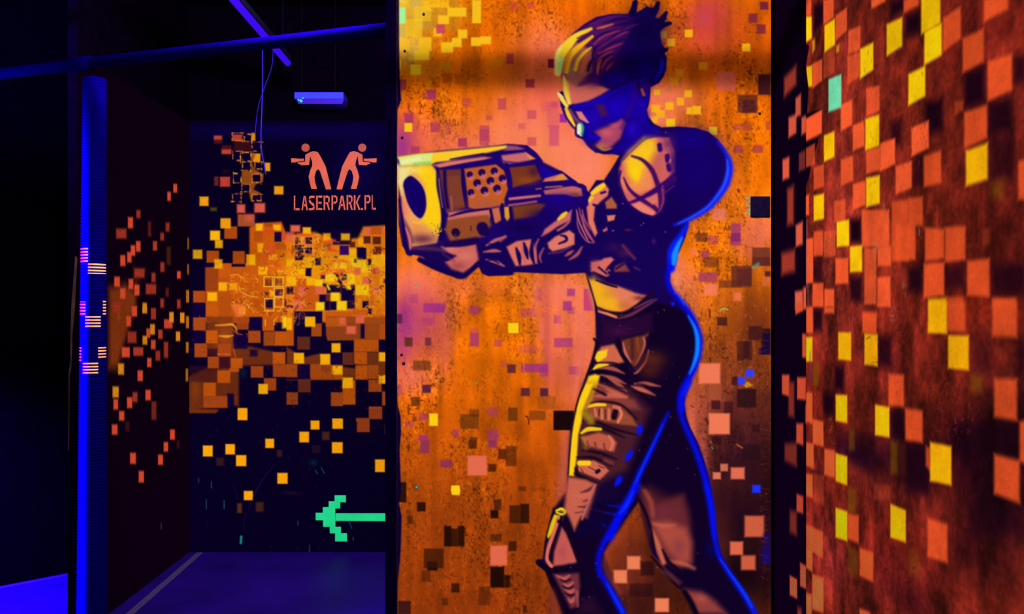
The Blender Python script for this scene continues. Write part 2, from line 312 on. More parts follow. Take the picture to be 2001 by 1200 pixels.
# bottom left (crop x3.53)
p.z(770, 860, 3.529)
p.tiles((26, 9, 6), [(158, 428, 218, 492, .85), (665, 484, 720, 540, .9), (345, 592, 395, 734, .9), (440, 592, 486, 734, .85), (390, 610, 440, 734, .75), (228, 838, 300, 900, .95), (664, 874, 760, 1018, .95), (760, 930, 800, 1018, .8), (395, 988, 450, 1052, .7), (30, 290, 84, 430, .85), (870, 440, 932, 574, .8), (30, 1110, 115, 1200, .7)], 1.8)
p.tiles((56, 22, 8), [(205, 748, 342, 884, .75), (795, 450, 870, 574, .8), (790, 698, 845, 766, .85), (718, 62, 775, 132, .7), (770, 40, 845, 180, .55), (650, 165, 706, 218, .75), (514, 0, 570, 60, .75), (190, 900, 252, 978, .5), (690, 410, 740, 484, .7), (664, 650, 740, 700, .6), (330, 1090, 372, 1140, .5), (585, 1010, 660, 1140, .45), (890, 1140, 915, 1190, .8), (90, 525, 130, 580, .6), (860, 320, 910, 352, .5)], 2)
p.tiles((132, 44, 100), [(180, 0, 244, 94, .75), (650, 0, 710, 54, .8), (320, 138, 400, 190, .75)], 2.2)
p.tiles((232, 112, 80), [(506, 108, 640, 244, .95), (664, 728, 780, 864, .9)], 2.6)
p.poly([(396, 314), (452, 312), (456, 350), (452, 380), (398, 378), (392, 345)], YE, 1.6)
p.stroke([(152, 326), (156, 328)], 24, (20, 90, 80), 1.2, .9); p.stroke([(154, 324), (155, 325)], 9, (120, 240, 200), .8)
# right strip of the panel (crops x4)
p.z(1290, 0, 4)
p.blob(340, 100, 90, 90, (200, 66, 64), .45); p.tiles((206, 74, 86), [(268, 60, 400, 190, .3), (300, 120, 380, 200, .3)], 4)
p.tiles((116, 30, 66), [(780, 14, 845, 76, .9), (690, 106, 760, 178, .75), (755, 190, 825, 264, .75)], 2)
p.tiles((255, 186, 20), [(192, 232, 254, 292), (55, 302, 115, 360), (640, 340, 704, 402)], 1.5)
p.tiles((240, 146, 18), [(303, 486, 370, 546), (76, 606, 142, 668), (120, 545, 182, 600)], 1.8, .95)
p.tiles((255, 190, 24), [(190, 704, 248, 760), (130, 764, 186, 824, .8), (0, 242, 50, 298), (-30, 860, 36, 920, .8), (-50, 700, 0, 742), (-70, 820, 0, 880, .9), (-70, 910, -20, 960), (40, 800, 104, 858), (206, 840, 250, 894), (252, 828, 320, 895)], 1.8, .95)
p.tiles(YE, [(48, 928, 116, 992), (384, 992, 445, 1054)], 1.4)
p.tiles((236, 104, 92), [(440, 560, 592, 712, .75)], 3); p.tiles((250, 110, 80), [(0, 0, 0.1, .1)], 1)
p.tiles((52, 16, 40), [(765, 580, 862, 742, .85), (605, 740, 762, 882, .6), (640, 780, 745, 882, .5)], 2.5)
p.tiles((170, 60, 70), [(575, 965, 720, 1020, .5), (825, 945, 862, 1015, .6), (574, 1134, 648, 1196, .7), (728, 1134, 800, 1196, .75)], 2.2)
p.tiles((156, 84, 20), [(220, 900, 300, 975, .5)], 3)
p.z(1290, 300, 4)
p.tiles((164, 58, 108), [(552, 546, 630, 720, .85), (375, 640, 455, 716, .5), (318, 760, 385, 820, .7), (300, 930, 445, 1004, .75)], 2.2)
p.tiles((124, 30, 100), [(552, 622, 628, 690, .6)], 2)
p.tiles((96, 42, 34), [(278, 620, 370, 690, .65), (340, 810, 460, 890, .5), (720, 735, 860, 880, .75), (556, 878, 716, 1045, .8), (460, 990, 640, 1050, .6)], 2)
p.tiles((60, 20, 44), [(720, 810, 860, 876, .4), (820, 920, 862, 966, .8), (600, 900, 716, 1030, .35)], 2)
p.tiles((246, 130, 92), [(412, 430, 516, 525, .85), (345, 1018, 450, 1110, .85), (575, 1088, 634, 1150, .7), (800, 960, 860, 1040, .4), (235, 740, 290, 800, .6)], 3)
p.stroke([(612, 285), (613, 296)], 16, (110, 40, 40), 1.4)
p.stroke([(686, 340), (690, 400), (700, 470)], 30, (190, 150, 90), 2.5, .55); p.stroke([(696, 440), (700, 470)], 14, (70, 220, 190), 1.5, .8); p.stroke([(675, 345), (700, 345)], 10, (130, 220, 180), 1.5, .7)
p.stroke([(730, 890), (765, 865)], 26, (90, 170, 110), 2.5, .7)
for _ in range(150):
    x, y = random.gauss(693, 16), random.uniform(335, 480); p.stroke([(x, y), (x+1, y+1)], random.uniform(3, 7), random.choice([(250, 190, 90), (60, 40, 50), (120, 210, 170)]), .7, .6, smooth=False)
p.z(1290, 600, 4)
p.tiles((238, 126, 84), [(302, 440, 470, 600, 1), (380, 830, 545, 995, 1)], 3)
p.tiles((190, 96, 60), [(380, 600, 480, 740, .5)], 3)
p.tiles((54, 18, 26), [(445, 78, 524, 146, .75), (690, 150, 790, 260, .7), (600, 268, 720, 415, .55), (650, 268, 700, 400, .6), (560, 545, 610, 610, .8), (400, 730, 470, 800, .75), (500, 740, 570, 830, .6), (720, 920, 780, 980, .8), (400, 1015, 480, 1070, .85), (550, 780, 560, 1060, .6), (560, 960, 600, 1060, .5)], 1.8)
p.tiles((40, 16, 22), [(600, 640, 750, 786, .8), (640, 1075, 780, 1200, .7), (790, 170, 862, 372, .9)], 2)
p.tiles((12, 6, 70), [(812, 200, 862, 372, .7), (770, 320, 810, 372, .7)], 3)
p.poly([(650, 612), (682, 582), (728, 612), (670, 634)], (206, 150, 20), 1.8, .9); p.stroke([(470, 22), (495, 14), (530, 20)], 11, (150, 200, 90), 1.2, .85)
p.tiles((52, 62, 240), [(668, 488, 732, 548), (606, 546, 662, 606)], 2)
for (x, y) in [(388, 20), (388, 60), (386, 160), (388, 210), (390, 300), (390, 400)]: p.stroke([(x, y), (x+2, y+26)], 12, (70, 26, 30), 1.2, .7)
p.strokes(7, (60, 20, 26), [[(480, 385), (500, 400), (535, 395)], [(485, 330), (520, 322)], [(360, 860), (378, 915)], [(240, 770), (262, 785)], [(500, 655), (540, 680)]], 1, .85)
p.strokes(8, (90, 190, 130), [[(398, 1050), (402, 1060)], [(405, 1095), (412, 1110)]], 1, .6)
p.strokes(14, (230, 130, 30), [[(600, 1075), (640, 1100)]], 2, .6)
p.z(1290, 900, 4)
p.tiles((214, 120, 84), [(412, 92, 474, 146), (470, 26, 530, 84, .9)], 2); p.tiles((226, 112, 80), [(552, 54, 660, 146)], 3)
p.tiles((206, 96, 62), [(660, 432, 812, 598), (632, 742, 745, 856), (-40, 1080, 68, 1178)], 3.5)
p.tiles((222, 106, 70), [(546, 634, 648, 738)], 3)
p.tiles((28, 50, 255), [(720, 192, 784, 252)], 2.4); p.tiles((20, 8, 130), [(800, 570, 862, 800, .5), (790, 700, 862, 810, .5)], 3.5)
p.z(1030, 950, 4.35)
p.tiles((236, 130, 84), [(850, 596, 962, 708), (736, 714, 850, 826), (1090, 956, 1202, 1070)], 3)
p.tiles((26, 6, 16), [(965, 640, 1080, 760, .6), (870, 830, 1070, 940, .45)], 3)
p.z(0, 0, 1)
for _ in range(160):
    y = random.uniform(640, 1130); p.stroke([(1494+random.uniform(-12, 9), y), (1496+random.uniform(-12, 9), y+random.uniform(2, 5))], random.uniform(.8, 1.6), (150, 62, 36), .8, random.uniform(.1, .35), smooth=False)
# dark ragged left edge
p.poly([(770, -230), (779, -230), (780, 90), (781, 150), (784, 196), (777, 215), (775, 280), (775, 720), (777, 790), (783, 815), (784, 845), (781, 880), (784, 960), (780, 985), (785, 1010), (783, 1080), (777, 1140), (776, 1360), (768, 1360)], (12, 2, 50), 1.5)
p.tiles((60, 24, 30), [(778, 1175, 800, 1216, .6)], 2)

# ---------------------------------------------------------------- painted figure
BG = p.A.copy()
HEAD = [(1090,116),(1092,110),(1100,86),(1118,66),(1140,48),(1165,33),(1195,27),(1232,27),(1236,2),(1241,0),(1247,4),(1244,24),(1252,20),(1263,12),(1276,16),(1283,4),(1290,6),(1288,20),(1281,34),(1292,38),(1298,25),(1304,26),(1302,38),(1296,46),(1308,42),(1312,47),(1304,52),(1292,57),(1290,66),(1293,84),(1300,95),(1304,98),(1299,104),(1303,112),(1302,135),(1297,150),(1288,162),(1271,171),(1269,190),(1268,205),(1263,216),(1267,228),(1278,242),(1292,249),(1325,247),(1360,250),(1385,258),(1402,272),(1416,290),(1425,312),(1429,335),(1425,352),(1413,375),(1395,396),(1370,415),(1346,430),(1345,440),(1340,462),(1328,492),(1316,512),(1310,530),(1309,550),(1316,570),(1332,588),(1351,612),(1363,636),(1370,662),(1369,692),(1360,722),(1346,746),(1338,768),(1337,792),(1341,815),(1350,838),(1364,865),(1375,895),(1385,930),(1391,960),(1395,1000),(1400,1040),(1407,1075),(1420,1105),(1440,1132),(1460,1165),(1478,1222),
 (1362,1222),(1346,1170),(1334,1148),(1300,1108),(1276,1084),(1270,1066),(1272,1040),(1260,1010),(1248,980),(1225,1010),(1196,1048),(1180,1080),(1178,1104),(1190,1130),(1208,1170),(1222,1222),
 (1105,1222),(1098,1192),(1084,1156),(1068,1118),(1050,1104),(1050,1094),(1062,1092),(1064,1070),(1068,1040),(1078,1004),(1081,994),(1092,989),(1104,985),(1108,960),(1112,930),(1111,890),(1115,840),(1126,795),(1140,750),(1156,706),(1166,676),(1162,665),(1168,660),(1166,625),(1160,585),(1153,548),(1146,533),(1100,536),(1004,532),(1002,538),(955,540),(942,535),(935,520),(905,543),(870,528),(835,514),(826,500),(797,497),(786,480),(779,440),(779,320),(840,305),(965,286),(992,281),(1030,284),(1048,300),(1060,318),(1078,330),(1100,336),(1122,352),(1140,366),(1150,375),(1165,352),(1180,352),(1196,328),(1210,304),(1197,301),(1180,302),(1166,298),(1155,290),(1147,280),(1141,272),(1130,268),(1124,258),(1124,250),(1114,242),(1104,225),(1096,206),(1092,190),(1090,183),(1094,179),(1101,178),(1100,160),(1097,148),(1090,135)]
p.z(0, 0, 1)
p.poly([(x, y) for x, y in HEAD], (22, 3, 84), 1.8)
wF, aF = p.cover(np.array(HEAD, float), 1.0)
FIG = np.zeros((p.nv, p.nu), bool); FIG[wF[0]:wF[1], wF[2]:wF[3]] = aF > 0.5
# legs and hips are nearly black, not blue
p.poly([(1166,625),(1290,590),(1340,610),(1366,670),(1350,735),(1335,790),(1345,835),(1372,900),(1390,1000),(1405,1080),(1478,1222),(1362,1222),(1334,1148),(1270,1066),(1248,980),(1180,1080),(1222,1222),(1105,1222),(1062,1092),(1081,994),(1108,960),(1115,840),(1166,676)], (16, 2, 34), 6, .95)

# -- head (crop x4)
p.z(1050, 0, 4)
p.poly([(160,470),(190,380),(280,270),(400,190),(560,125),(740,110),(760,200),(640,400),(480,640),(300,800),(240,820),(200,620)], (74, 16, 96), 4, .9)
p.blob(520, 250, 150, 100, (92, 22, 96), .8); p.blob(560, 470, 120, 110, (70, 14, 96), .7); p.blob(850, 250, 170, 170, (14, 2, 60), 1); p.blob(780, 480, 120, 120, (18, 0, 84), .9)
p.blob(620, 620, 130, 60, (30, 0, 170), .8); p.blob(850, 560, 80, 80, (24, 0, 150), .7)
p.poly([(190,480),(160,480),(165,560),(200,610),(240,720),(270,810),(330,640),(420,560),(440,400),(300,330)], (196, 110, 80), 5, .8)
# hair strands
p.stroke([(160,570),(168,470),(195,400),(250,340)], [50,70,80,60], (250, 238, 110), 3)
p.stroke([(190,440),(240,350),(310,280),(420,225)], [40,70,50,22], (255, 218, 40), 2.5)
p.stroke([(230,560),(250,450),(310,380),(430,285)], [30,46,44,20], (255, 196, 20), 2.5)
p.stroke([(210,560),(222,480),(262,400)], [20,34,20], (240, 130, 30), 2.5, .8)
p.stroke([(172,560),(180,500),(200,450)], [24,34,24], (170, 240, 130), 2.5, .75)
p.stroke([(295,545),(320,470),(370,410),(420,372)], [30,26,24,12], (255, 200, 16), 2)
p.stroke([(345,570),(365,500),(385,430)], [26,34,26], (222, 100, 60), 2.5, .9)
p.stroke([(470,222),(520,210),(590,188)], [12,18,10], (206, 112, 50), 2, .9)
p.stroke([(310,300),(350,280),(385,262)], [10,14,6], (96, 40, 60), 1.5, .9)
p.strokes([10, 18, 8], (176, 56, 80), [[(440,350),(520,280),(640,240)], [(450,390),(520,340),(600,290),(700,250)], [(470,560),(480,470),(540,420),(590,400)], [(500,540),(540,470),(585,435)], [(540,550),(560,520),(590,490)], [(470,420),(560,380),(660,340)]], 2, .75)
p.strokes([8, 22, 6], (26, 4, 80), [[(430,320),(500,270),(620,230)], [(440,380),(560,310),(700,210),(760,150)], [(500,400),(600,330),(720,300)], [(480,520),(520,460),(600,420)], [(430,480),(440,400),(500,350)], [(400,560),(410,500),(440,450)], [(520,180),(640,150),(740,140)], [(600,200),(700,180),(780,130)]], 2, .8)
p.stroke([(470,575),(478,520),(500,470)], [14,22,10], (196, 90, 40), 2, .8); p.stroke([(395,550),(402,520),(425,480)], 26, (60, 20, 60), 3, .8)
p.strokes([10, 16, 6], (110, 30, 110), [[(420,190),(540,140),(660,120)], [(640,250),(720,210),(790,190)], [(600,300),(690,260),(720,250)]], 2, .5)
for s_ in ([(735,110),(750,60),(768,8)], [(900,90),(930,60),(945,20)], [(960,170),(985,130),(1008,98)], [(960,210),(1000,190),(1040,182)], [(970,400),(1000,392),(1012,386)]): p.stroke(s_, [50, 36, 26], (16, 2, 56), 1.6)
p.stroke([(925,620),(960,560),(975,500),(968,470)], [14,30,34,16], (20, 20, 215), 4, .95)
# face
p.poly([(205,600),(250,640),(300,680),(420,655),(520,680),(560,700),(500,740),(400,790),(300,815),(245,810),(215,740)], (222, 112, 92), 4, .95)
p.blob(440, 665, 70, 26, (120, 44, 100), .6); p.blob(330, 620, 50, 40, (170, 90, 80), .5); p.blob(270, 560, 24, 50, (150, 130, 100), .5)
p.stroke([(205,600),(215,650),(225,720),(250,810)], [14,34,40,30], (252, 214, 70), 2.5); p.stroke([(235,650),(250,740)], 20, (255, 180, 60), 3, .6)
# visor and blue side of the face
p.poly([(250,820),(330,812),(430,800),(560,740),(640,690),(760,640),(860,660),(875,760),(850,860),(800,900),(700,930),(620,960),(470,1010),(400,1060),(370,1060),(355,960),(300,870)], (24, 0, 158), 3)
p.stroke([(300,830),(430,800),(560,735),(650,700)], [20,34,34,20], (24, 4, 190), 4, .8); p.blob(620, 850, 90, 70, (30, 0, 190), .8); p.blob(440, 920, 60, 60, (40, 4, 186), .7)
p.poly([(455,820),(520,815),(555,900),(500,920)], (72, 20, 84), 5, .9); p.strokes(10, (16, 2, 90), [[(260,830),(300,868),(360,870)], [(480,980),(600,950),(700,900)], [(640,700),(740,640)], [(560,760),(700,690)]], 2.5, .7)
p.poly([(300,872),(345,872),(404,958),(390,962),(330,930)], (228, 130, 130), 2.2); p.poly([(230,830),(290,870),(330,950),(340,1000),(300,990)], (60, 12, 100), 3, .7)
p.stroke([(165,730),(190,770),(230,830)], [22,34,26], (255, 226, 90), 2); p.stroke([(225,850),(250,910),(290,980)], [24,34,18], (255, 208, 40), 2); p.stroke([(170,735),(200,760)], 14, (255, 240, 170), 2, .7)
p.stroke([(250,860),(290,920),(330,960)], 26, (176, 120, 130), 4, .5); p.stroke([(185,820),(220,910),(270,985),(300,1010)], 12, (40, 10, 110), 2)
p.stroke([(330,985),(328,1030)], [40,44], (236, 250, 170), 2.5); p.stroke([(345,965),(355,1000),(350,1060)], [14,20,12], (60, 190, 160), 2.5, .9); p.stroke([(320,1040),(340,1060)], 12, (255, 250, 220), 1.5)
p.stroke([(300,1010),(305,1060),(360,1085),(400,1140),(460,1190)], 14, (30, 4, 110), 2.2)
# cheek and jaw
p.poly([(450,1030),(560,990),(660,930),(690,960),(650,1080),(560,1165),(500,1170),(460,1130),(490,1080)], (176, 72, 106), 5, .95); p.blob(540, 1040, 60, 40, (214, 96, 100), .8); p.blob(500, 1140, 50, 24, (190, 120, 60), .7); p.blob(600, 980, 40, 20, (206, 90, 106), .6)
p.stroke([(470,1140),(520,1172),(580,1160)], [8,16,8], (190, 140, 60), 2, .8)
p.blob(420, 1080, 56, 46, (20, 0, 170), .9); p.stroke([(400,1060),(470,1080),(490,1085)], [20,30,12], (24, 0, 190), 3)
p.poly([(700,960),(780,880),(850,880),(870,960),(960,1010),(960,1200),(560,1200),(660,1100)], (24, 0, 150), 6, .9); p.blob(740, 1010, 50, 60, (40, 6, 200), .8); p.blob(840, 900, 40, 60, (26, 0, 180), .7)
p.stroke([(750,640),(760,760),(700,900),(660,1000)], 30, (60, 10, 110), 5, .5)
# ear
p.stroke([(790,660),(800,700),(830,750)], 30, (30, 6, 70), 3); p.stroke([(818,700),(832,740)], 22, (190, 90, 40), 2.5); p.blob(850, 680, 40, 50, (60, 10, 110), .6); p.strokes(16, (30, 4, 190), [[(660,690),(760,640),(840,620)], [(780,800),(830,830)]], 4, .8)
p.stroke([(960,1000),(880,960),(850,870),(875,780),(878,700)], 10, (14, 2, 90), 2.5, .8)

# -- shoulder, chest, upper arm (crop x4)
p.z(1100, 230, 4)
p.blob(1050, 400, 230, 240, (22, 0, 110), .9); p.blob(1000, 170, 170, 80, (22, 0, 132), .8); p.blob(700, 800, 260, 140, (20, 0, 84), .9)
p.poly([(470,320),(540,240),(640,165),(720,150),(830,160),(870,260),(870,420),(800,500),(780,620),(740,740),(700,775),(620,740),(530,690),(480,620),(440,520),(440,400)], (214, 100, 96), 4)
p.blob(740, 330, 70, 120, (200, 100, 90), .9); p.blob(830, 200, 50, 60, (90, 30, 100), .7); p.blob(860, 350, 26, 120, (50, 10, 110), .8)
p.poly([(520,270),(640,165),(715,170),(730,250),(640,420),(600,520),(560,520),(500,420),(480,340)], (255, 208, 30), 12, .98); p.blob(560, 430, 50, 60, (255, 222, 10), .8); p.blob(660, 210, 50, 40, (240, 200, 30), .7)
p.poly([(450,500),(480,560),(560,600),(710,560),(700,440),(640,380),(600,520),(520,500),(460,440)], (255, 160, 80), 8, .7)
p.strokes(38, (52, 8, 104), [[(755,215),(760,250)], [(815,295),(818,335)], [(825,375),(832,405)]], 2.5); p.strokes(14, (214, 100, 96), [[(780,270),(810,278)], [(835,345),(840,330)]], 2)
p.stroke([(540,300),(620,330),(690,400),(730,490),(762,600),(765,720)], [16,26,36,38,46,30], (70, 14, 90), 2.8)
p.stroke([(475,470),(520,560),(600,630),(700,690),(740,730)], [12,24,32,36,30], (66, 12, 96), 2.6)
p.stroke([(510,670),(600,635),(720,570),(860,480)], [20,30,44,60], (56, 8, 100), 2.8)
p.poly([(650,640),(735,600),(740,660),(700,680)], (222, 120, 104), 3); p.stroke([(750,740),(785,650),(775,550)], [6,18,12], (130, 50, 110), 2); p.stroke([(790,590),(870,530)], [14,8], (110, 30, 110), 2.5, .8)
p.poly([(535,685),(600,660),(720,740),(700,770),(610,745)], (240, 134, 110), 3)
p.stroke([(450,420),(440,500),(480,620),(530,690),(620,750),(720,780)], 16, (22, 2, 96), 3)
p.stroke([(470,330),(560,240),(650,165),(740,145)], 10, (30, 10, 110), 3, .7)
# blue rim light painted down the back
p.stroke([(870,838),(950,810),(1050,760),(1140,700),(1210,620),(1270,530),(1300,430),(1302,350),(1270,270),(1210,190)], [12,30,40,46,52,56,54,44,26,10], (16, 30, 250), 5)
p.stroke([(900,828),(1000,780),(1120,706),(1200,620),(1262,520),(1288,420),(1284,330)], [8,14,16,18,22,22,10], (40, 90, 255), 3, .9)
p.stroke([(850,1180),(850,1080),(870,1010),(920,930),(960,860),(975,830)], [50,70,70,50,34,16], (6, 30, 250), 5)
p.stroke([(860,1140),(872,1080),(900,1000),(930,940)], [30,44,34,14], (20, 150, 255), 3.2)
# chest and arm folds
p.z(1100, 230, 4)
p.poly([(215,610),(260,540),(320,505),(360,560),(350,610),(300,650),(250,700),(240,800),(270,900),(250,930),(200,830),(185,700)], (232, 126, 96), 3); p.stroke([(230,590),(270,560),(315,530)], [30,40,34], (255, 214, 30), 2); p.stroke([(205,650),(225,625)], 28, (250, 206, 40), 2.5)
p.strokes(18, (24, 4, 90), [[(240,680),(265,690)], [(300,590),(330,580)]], 2)
p.poly([(330,660),(380,620),(420,680),(420,710),(340,712)], (176, 96, 60), 3); p.poly([(345,765),(410,760),(400,800),(350,812)], (226, 128, 96), 2); p.poly([(310,880),(345,855),(348,880),(320,895)], (200, 100, 110), 2)
p.strokes([8, 14, 6], (190, 84, 110), [[(125,700),(150,800),(200,900),(245,970)], [(150,720),(170,800),(215,880)], [(160,840),(200,920),(240,975)]], 2, .9)
p.strokes([6, 10, 5], (232, 130, 110), [[(105,720),(130,820),(180,930),(205,975)]], 1.6)
p.poly([(285,1150),(320,1100),(380,1090),(400,1120),(350,1165),(370,1200),(290,1200)], (220, 112, 96), 3, .95); p.strokes(24, (30, 4, 80), [[(350,1170),(400,1130)], [(410,1190),(450,1160)]], 2.5)
p.blob(400, 1010, 60, 40, (56, 14, 90), .7); p.blob(480, 1060, 50, 36, (96, 30, 70), .5); p.stroke([(470,1000),(520,1060),(560,1100)], 20, (150, 64, 84), 4, .6); p.blob(710, 965, 16, 22, (80, 20, 120), .8); p.blob(510, 878, 26, 10, (110, 40, 60), .7)
for (x, y) in [(805,115),(815,160),(822,235),(610,840),(630,825),(780,535),(470,672),(800,892),(385,885),(395,880)]: p.stroke([(x, y), (x+1, y+1)], 7, (200, 120, 220), .8, .8)

# -- blaster and forearm (crop x4)
p.z(770, 250, 4)
p.poly([(20,225),(340,180),(880,130),(1030,140),(1150,260),(1310,340),(1420,430),(1500,460),(1510,600),(1400,640),(1200,760),(1150,840),(870,850),(700,900),(380,900),(130,960),(60,700)], (28, 4, 104), 3)
p.poly([(30,225),(200,200),(420,180),(640,160),(880,135),(890,158),(740,192),(520,232),(420,258),(330,268),(280,290),(60,300)], (255, 210, 40), 3)
p.poly([(30,232),(200,205),(300,200),(290,262),(60,292)], (220, 246, 130), 4); p.stroke([(160,285),(280,275)], 22, (90, 225, 130), 4, .85); p.stroke([(30,300),(80,265),(200,240)], 26, (250, 255, 200), 5, .7)
p.poly([(890,135),(960,140),(1020,165),(960,195),(860,180)], (150, 80, 110), 4); p.poly([(310,290),(420,262),(700,225),(780,235),(720,260),(500,290),(360,312)], (230, 124, 100), 3.5)
p.stroke([(360,320),(560,285),(760,250),(860,200),(1020,180)], [14,26,30,34,22], (26, 2, 110), 2.4)
p.stroke([(440,245),(560,222),(700,200)], 10, (40, 10, 90), 1.6)
# muzzle face
p.poly([(26,300),(290,290),(335,340),(345,420),(365,560),(372,720),(350,860),(330,900),(140,930),(85,740),(60,560),(30,420)], (240, 170, 90), 3)
p.poly([(200,290),(300,300),(335,380),(352,520),(370,720),(330,820),(260,770),(210,740),(255,600),(240,440),(180,360)], (255, 214, 20), 7); p.poly([(30,310),(130,300),(120,370),(70,430),(60,520),(30,430)], (240, 236, 150), 7, .95); p.blob(160, 330, 70, 30, (250, 236, 90), .8)
p.blob(80, 640, 34, 90, (240, 130, 100), .9); p.blob(180, 800, 80, 60, (236, 150, 80), .9); p.blob(220, 870, 110, 44, (110, 50, 70), .9); p.poly([(90,720),(130,800),(150,900),(100,900)], (50, 10, 90), 4, .6)
p.poly([(70,450),(80,410),(120,375),(160,390),(210,440),(240,500),(252,580),(245,650),(215,705),(180,695),(140,650),(100,570)], (20, 0, 100), 2.2, smooth=True)
p.stroke([(90,780),(120,860),(130,950)], [14,24,20], (214, 110, 96), 2); p.stroke([(335,320),(345,460),(372,620),(385,740),(372,860)], [10,26,20,34,50], (24, 4, 80), 2.5); p.stroke([(350,400),(362,520),(378,620)], 8, (190, 160, 90), 2, .6)
p.stroke([(150,735),(200,742),(240,700)], 14, (250, 210, 40), 3, .7)
for _ in range(60): x, y = random.gauss(345, 22), random.gauss(800, 30); p.stroke([(x, y), (x+2, y+2)], 7, random.choice([(20, 10, 60), (250, 200, 40)]), .8, .7, smooth=False)
p.stroke([(40,560),(70,760),(100,960),(130,990)], [14,24,26,24], (20, 2, 84), 2.2)
# receiver body
p.poly([(355,330),(540,320),(560,620),(480,650),(410,660),(380,500)], (112, 52, 44), 3); p.poly([(415,380),(520,370),(545,600),(440,630)], (128, 62, 44), 3); p.stroke([(395,340),(400,480),(420,620)], 26, (24, 4, 80), 3); p.stroke([(445,540),(455,640)], 14, (170, 90, 90), 3, .8)
p.stroke([(535,320),(545,450),(570,620)], [24,34,30], (24, 2, 90), 2.2)
p.poly([(550,320),(800,285),(860,330),(890,480),(860,560),(870,600),(640,640),(585,620)], (196, 96, 34), 2.6); p.blob(700, 600, 110, 40, (176, 90, 70), .8); p.poly([(820,290),(865,290),(868,320),(840,320)], (90, 40, 90), 2)
for (x, y, r_) in [(590,365,26),(685,350,30),(782,338,30),(648,432,32),(752,415,32),(845,395,30),(600,505,28),(705,490,32),(803,475,32)]:
    p.stroke([(x+8, y+20), (x+10, y+22)], r_*1.7, (206, 110, 106), 1.6); p.stroke([(x, y), (x+2, y-2)], r_*1.85, (36, 6, 84), 1.6)
    p.stroke([(x+10, y+24), (x+12, y+26)], r_*.9, (206, 110, 106), 1.6, .8)
p.poly([(420,660),(560,640),(740,640),(760,680),(740,720),(430,700)], (206, 110, 100), 3); p.poly([(420,700),(740,680),(760,760),(700,850),(440,890),(400,800)], (150, 76, 40), 4); p.stroke([(440,690),(560,655),(740,632)], [12,24,14], (30, 4, 84), 2)
p.stroke([(430,710),(600,680),(740,655)], 20, (214, 116, 100), 2.5, .8)
p.stroke([(480,815),(484,820)], 64, (30, 6, 60), 2.4); p.stroke([(480,840),(490,880)], 18, (100, 60, 60), 3, .6); p.stroke([(690,780),(700,800)], 90, (28, 4, 76), 2.6); p.stroke([(600,770),(602,800)], 8, (60, 24, 40), 1.5); p.stroke([(640,870),(500,890),(420,900)], 30, (24, 4, 60), 4, .8)
p.poly([(740,640),(820,620),(840,720),(800,745),(770,740),(760,680)], (206, 110, 70), 2.6); p.stroke([(755,640),(775,740)], 22, (30, 4, 80), 2)
p.poly([(860,620),(895,615),(905,700),(885,730),(865,700)], (222, 160, 30), 2); p.stroke([(845,600),(850,720)], 24, (26, 2, 90), 2); p.stroke([(912,620),(920,710)], 24, (26, 2, 90), 2)
# right half of the body
p.poly([(900,310),(960,305),(1100,290),(1150,400),(920,470)], (122, 54, 30), 2.6); p.blob(1040, 410, 80, 34, (150, 76, 24), .8); p.blob(1090, 340, 40, 40, (60, 20, 60), .7)
p.poly([(850,270),(840,215),(1030,190),(1100,240),(1050,255),(900,282)], (206, 110, 106), 3); p.poly([(1030,195),(1100,240),(1060,245)], (246, 150, 60), 2.5); p.stroke([(830,245),(860,262),(960,275)], 14, (60, 14, 100), 3, .8)
p.stroke([(1030,150),(1100,200),(1150,260)], 26, (30, 4, 110), 2); p.stroke([(880,290),(905,400),(910,480)], [30,34,30], (28, 2, 110), 2.2); p.stroke([(800,270),(870,320),(890,360)], [20,34,20], (28, 4, 100), 2.2)
p.poly([(1140,290),(1300,370),(1200,395),(1150,380)], (26, 2, 150), 2.5); p.poly([(1180,395),(1320,355),(1370,405),(1160,425)], (214, 120, 80), 2.2); p.stroke([(1305,345),(1350,385),(1415,428)], [16,26,26], (26, 4, 120), 2); p.stroke([(1150,430),(1300,425),(1415,425)], 16, (30, 4, 110), 2)
p.poly([(1290,370),(1320,358),(1360,400),(1250,408)], (236, 150, 50), 2)
p.stroke([(910,505),(1050,485),(1150,465)], 26, (30, 4, 100), 2); p.stroke([(905,555),(1000,545),(1140,530)], [20,22,18], (206, 112, 110), 2); p.stroke([(1110,478),(1150,474)], 8, (190, 100, 60), 1.4); p.stroke([(1185,465),(1320,455)], 12, (176, 96, 70), 1.6)
p.poly([(1170,490),(1400,450),(1465,475),(1470,530),(1400,535),(1340,520),(1180,520)], (200, 104, 96), 2.4); p.blob(1420, 520, 50, 16, (130, 60, 40), .8)
p.stroke([(1320,448),(1470,450),(1500,520),(1505,600)], [16,24,26,26], (26, 2, 110), 2.2); p.stroke([(870,590),(1000,580),(1140,560)], 18, (28, 4, 100), 2)
p.stroke([(900,605),(1000,592),(1110,575)], 16, (196, 104, 100), 2.4, .85); p.poly([(925,615),(1120,590),(1180,600),(1120,690),(940,715)], (126, 62, 26), 4); p.blob(1170, 690, 120, 60, (22, 0, 96), .9); p.blob(1300, 560, 110, 50, (26, 0, 140), .8); p.blob(1000, 780, 160, 50, (20, 2, 72), .9)
